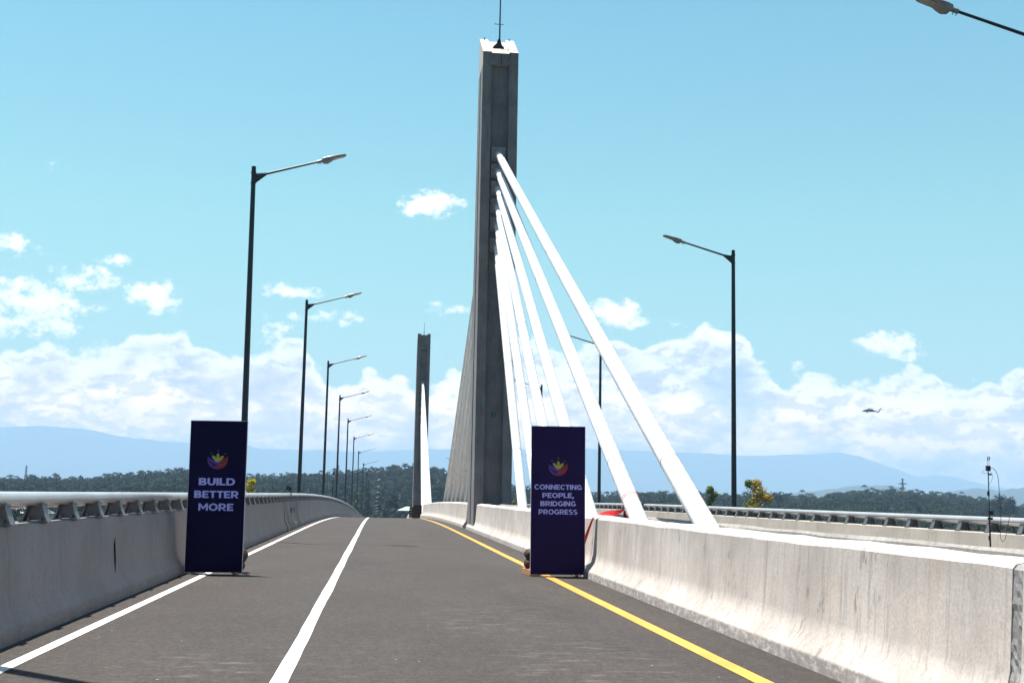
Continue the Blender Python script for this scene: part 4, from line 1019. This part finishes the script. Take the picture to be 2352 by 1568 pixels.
# palms one can tell apart along the skyline
def make_palm(seed):
    r2 = random.Random(seed); v, f, nt = palm_geo(r2, r2.uniform(10.5, 13.5), 15, 3.3, 4); root = empty('palm_tree')
    mt = MB(); mt.add(v, f[:nt]); mt.build('trunk', M['bark'], root, recalc=False)
    mc = MB(); mc.add(v, f[nt:]); mc.build('crown', M['leaf_palm'], root, recalc=False); return root
pr0 = [make_palm(s) for s in (1, 2, 3)]; used = set()
rs = random.Random(9)
sky_x = [1520,1600,1690,1770,1845,1868,1915,1921,1928,1940,1948,1962,1975,1988,2001,2013,2020,2032,2041,2047,2052,2060,2069,2082,2091,2104,2118,2126,2139,2151,2163,2180,2192,2204,2211,2226,2239,2252,2268,2290,2318] + \
        [12,38,70,88,112,128,150,168,190,205,222,236,252,271,290,306,322,345,362,380,399,415,590,622,655,676,712,735,752,800,812,842,858,872,892,907,925,1002,1014]
for k, xx_ in enumerate(sky_x):
    i = k % 3
    o = pr0[i] if i not in used else copy_tree(pr0[i]); used.add(i)
    u, _ = uv_of(xx_, 1130); yy = RD+rs.uniform(-60, 20)
    o.location = (u*yy, yy, float(land_z(u*yy, yy))-rs.uniform(0, 2.5)+(1.5 if xx_ > 1800 else 0)); o.rotation_euler = (0, 0, rs.uniform(0, 6.28)); s = rs.uniform(.8, 1.12); o.scale = (s, s, s)
    tag(o, ('coconut palm standing up from the skyline of the right hand wood' if xx_ > 1300 else 'dark palm on the skyline of the left hand wooded hill'), 'palm tree', 'palms on the right skyline' if xx_ > 1300 else 'palms on the left skyline')
# ---- single trees near the bridge
def leafy_tree(px, py_top, y, wid_px, h_px, m, name, label, seed, n=900, lobes=7, mats=None, leaf=.16, cat='tree'):
    """crown of the picture size at distance y; trunk goes down to the ground"""
    r2 = random.Random(seed); d = ray(px, py_top); k = y/d.y; x = d.x*k; zt_ = CAMZ+d.z*k; pm = F*1.01/y
    cw = wid_px/pm/2; ch = h_px/pm; zb = float(land_z(x, y))
    root = empty(name, (x, y, zb)); tag(root, label, cat); H_ = zt_-zb
    tr = MB(); tr.tube([(0, 0, -.5), (.1, 0, H_*.4), (0, .1, H_-ch*.8), (.05, 0, H_-ch*.25)], [.22, .17, .11, .03], 8)
    for i in range(7):
        a = r2.uniform(0, 6.28); z_ = H_-ch*r2.uniform(.45, .95); e = Vector((math.cos(a)*cw*.75, math.sin(a)*cw*.75, z_+ch*.3)); tr.tube([(0, 0, z_), e*.5+Vector((0, 0, z_*.5+.1)), e], [.07, .04, .012], 6)
    tr.build('trunk', M['bark'], root, smooth=True)
    cr = MB(); cens = []
    for i in range(lobes):
        a = r2.uniform(0, 6.28); rr = cw*r2.uniform(.15, .8); cens.append((Vector((rr*math.cos(a), rr*math.sin(a), H_-ch*(.12+.83*i/lobes)-ch*.04)), cw*r2.uniform(.28, .5)))
    cens.append((Vector((0, 0, H_-ch*.14)), cw*.33))
    mi_ = mats or [m]
    for i in range(n):
        j = r2.randrange(len(cens)); c, rad = cens[j]
        dv = Vector((r2.gauss(0, 1), r2.gauss(0, 1), r2.gauss(0, .9))).normalized()*rad*r2.uniform(.35, 1.08)
        p = c+dv; p.z = min(p.z, H_)
        n_ = (dv.normalized()+Vector((r2.gauss(0, .6), r2.gauss(0, .6), r2.gauss(0, .6)))).normalized(); t = n_.orthogonal().normalized(); t.rotate(Quaternion(n_, r2.uniform(0, 6.28))); b = n_.cross(t); s = leaf*r2.uniform(.6, 1.3)
        cr.add([p-t*s, p+b*s*.38, p+t*s, p-b*s*.38], [(0, 1, 2, 3)], (0 if len(mi_) == 1 else (1 if c.x > -.15*cw else 0)))
    cr.build('crown', mi_, root, recalc=False)
    return root
leafy_tree(1632, 1108, 130, 44, 110, M['leaf_green'], 'leafy_tree', 'narrow green and yellow tree rising beside the first cable foot', 3, 1500, 8, leaf=.17)
leafy_tree(1737, 1093, 125, 78, 120, M['leaf_gold'], 'leafy_tree', 'bushy tree half green and half orange gold right of the tall right lamp', 5, 2400, 12, [M['leaf_green'], M['leaf_gold']], leaf=.17)
leafy_tree(577, 1096, 150, 44, 60, M['leaf_yellow'], 'leafy_tree', 'bright yellow leaved tree peeping over the rail right of the build better more board', 8, 1100, 7, leaf=.16)
leafy_tree(822, 1127, 230, 7, 40, M['leaf_yellow'], 'leafy_tree', 'tiny yellow tree top over the left parapet near the crest', 9, 200, 4, leaf=.2)
leafy_tree(1179, 1146, 190, 9, 40, M['leaf_gold'], 'leafy_tree', 'tiny orange tree top just right of the foot of the near pylon', 10, 200, 4, leaf=.2)
leafy_tree(768, 1068, 820, 11, 60, M['leaf_forest'], 'leafy_tree', 'lone round topped tree standing above the wood behind the fourth left lamp', 12, 400, 5, leaf=.6)
leafy_tree(958, 1058, 960, 11, 70, M['leaf_forest'], 'leafy_tree', 'lone tree standing above the wooded hill beside the far pylon', 13, 400, 5, leaf=.6)
leafy_tree(905, 1128, 520, 34, 90, M['leaf_forest'], 'leafy_tree', 'large dark round tree seen over the crest left of the far pylon', 14, 2600, 16, leaf=.55)
leafy_tree(2300, 1135, 700, 70, 80, M['leaf_forest'], 'leafy_tree', 'broad dark tree at the right end of the wood behind the mast', 15, 3000, 18, leaf=.7)
leafy_tree(1775, 1128, 760, 70, 80, M['leaf_forest'], 'leafy_tree', 'broad dark tree right of the golden tree', 16, 3000, 18, leaf=.7)
leafy_tree(38, 1125, 380, 75, 80, M['leaf_forest'], 'leafy_tree', 'dark tree above the handrail at the left edge', 17, 2600, 18, leaf=.4)

# ---- lattice towers
def lattice(px, ytop, ybase, y, wpx, label, arms):
    d = ray(px, ytop); k = y/d.y; x = d.x*k; zt_ = CAMZ+d.z*k; zb = float(land_z(x, y)) if y < 1500 else BASEZ; pm = F/y; h = zt_-zb; bw = wpx/pm/2
    root = empty('transmission_tower', (x, y, zb)); tag(root, label, 'transmission tower')
    mb = MB(); r = .45
    def w_(t): return bw*(1-t)+.25
    for sx in (-1, 1):
        for sy in (-1, 1): mb.tube([(sx*w_(0), sy*w_(0), 0), (sx*w_(1), sy*w_(1), h)], r*.6, 4)
    n = 9
    for i in range(n):
        a, b = i/n, (i+1)/n
        for sy in (-1, 1): mb.tube([(-w_(a), sy*w_(a), h*a), (w_(b), sy*w_(b), h*b)], r*.35, 4); mb.tube([(w_(a), sy*w_(a), h*a), (-w_(b), sy*w_(b), h*b)], r*.35, 4)
    mb.build('lattice', M['tower'], root)
    for t, hw in arms:
        mb = MB(); mb.loft([[(-hw, 0, h*t-.2), (-hw, 0, h*t+.2), (0, 0, h*t+1.6), (hw, 0, h*t+.2), (hw, 0, h*t-.2), (0, 0, h*t-.5)], [(-hw, .5, h*t-.2), (-hw, .5, h*t+.2), (0, .5, h*t+1.6), (hw, .5, h*t+.2), (hw, .5, h*t-.2), (0, .5, h*t-.5)]])
        mb.build('cross_arm', M['tower'], root)
    return root
lattice(2073, 1099, 1130, 1350, 9, 'lattice transmission tower with crossed arms on the right hand wooded ridge', [(.97, 2.0), (.83, 6.0), (.70, 4.0)])
lattice(61, 1068, 1098, 1500, 10, 'thin lattice transmission tower above the wood at the far left', [(.93, 1.6)])
lattice(777, 1067, 1098, 1300, 5, 'very thin lattice mast above the wood behind the fourth left lamp', [(.93, 1.4), (.84, 1.4)])
# ---- signal pole between the lamps, pavilion and houses beyond the crest
y = 138.; root = empty('signal_pole', (-4.6, y, ez(y)-1)); tag(root, 'thin pole with small white and dark signal boxes between the third and fourth left lamps', 'signal pole')
d = ray(766, 1080); k = y/d.y; root.location = (d.x*k, y, ez(y)-1); zt_ = CAMZ+d.z*k-(ez(y)-1)
mb = MB(); mb.tube([(0, 0, 0), (0, 0, zt_)], .06, 8); mb.build('pole', M['darksteel'], root)
mb = MB(); mb.box((-.1, 0, zt_), (.62, .15, .08)); mb.build('bar', M['insul'], root)
for dz_, mm in ((-.35, 'black'), (-.62, 'insul'), (-1.0, 'lampgrey')):
    mb = MB(); mb.box((.02, 0, zt_+dz_), (.2, .2, .22)); mb.build('signal_box', M[mm], root)
def house(px, ypx, y, wm, hm, dm, m, label, name='house', posts=False, rz=0):
    d = ray(px, ypx); k = y/d.y; x = d.x*k; zt_ = CAMZ+d.z*k; root = empty(name, (x, y, zt_-hm-wm*.22), rz); tag(root, label, 'pavilion' if posts else 'house')
    ze = hm; mb = MB(); a, b = wm/2+.5, dm/2+.5
    mb.add([(-a, -b, ze), (a, -b, ze), (a, b, ze), (-a, b, ze), (-a*.15, 0, ze+wm*.22), (a*.15, 0, ze+wm*.22), (-a, -b, ze-.15), (a, -b, ze-.15), (a, b, ze-.15), (-a, b, ze-.15)], [(0, 1, 5, 4), (1, 2, 5), (2, 3, 4, 5), (3, 0, 4), (6, 7, 1, 0), (7, 8, 2, 1), (8, 9, 3, 2), (9, 6, 0, 3), (6, 9, 8, 7)])
    mb.build('roof', m, root)
    if posts:
        for sx in (-1, 1):
            for sy in (-1, 1):
                mb = MB(); mb.tube([(sx*wm/2, sy*dm/2, -3), (sx*wm/2, sy*dm/2, ze-.15)], .12, 8); mb.build('post', M['black'], root)
        mb = MB(); mb.box((0, 0, -1.4), (wm*.9, dm*.9, 3.2)); mb.build('floor', M['wallpale'], root)
    else:
        mb = MB(); mb.box((0, 0, ze/2-1.6), (wm, dm, ze+2.9)); wl = mb.build('wall', M['wallpale'], root)
        for sx in (-.25, .25): mb = MB(); mb.box((sx*wm, -dm/2-.03, ze*.55), (1.1, .06, 1.1)); mb.build('window', M['black'], root)
    return root
house(937, 1163, 330, 4.4, 2.7, 4, M['roof_green'], 'small open pavilion with pale green roof beyond the crest, left of the far pylon', 'pavilion', True)
house(845, 1155, 900, 4.5, 2.5, 5, M['roof_white'], 'small bright roofed house in the trees behind the distant lamps')
house(886, 1175, 600, 4.5, 2.5, 4, M['roof_white'], 'tiny white roofed house in the dip beyond the crest')
house(40, 1143, 420, 22, 3.5, 8, M['lampgrey'], 'long grey roofed shed just above the rail at the far left')

# ------------------------------------------------------------------ the air
mb = MB(); mb.box((0, 6000, (BASEZ-7.5+690)/2), (36000, 30000, 690-(BASEZ-7.5)))
hz = mb.build('haze', mat('haze')); hz['kind'] = 'stuff'; hz['label'] = 'pale blue haze filling the air towards the mountains'; hz['category'] = 'haze'
hm_ = hz.data.materials[0]; T = NT(hm_.node_tree); T.n.clear()
vol = T.node('ShaderNodeVolumePrincipled'); vol.inputs['Color'].default_value = (.43, .65, .90, 1); vol.inputs['Density'].default_value = 1.5e-4; vol.inputs['Anisotropy'].default_value = 0.0
mo = T.node('ShaderNodeOutputMaterial'); T.l.new(vol.outputs[0], mo.inputs['Volume'])
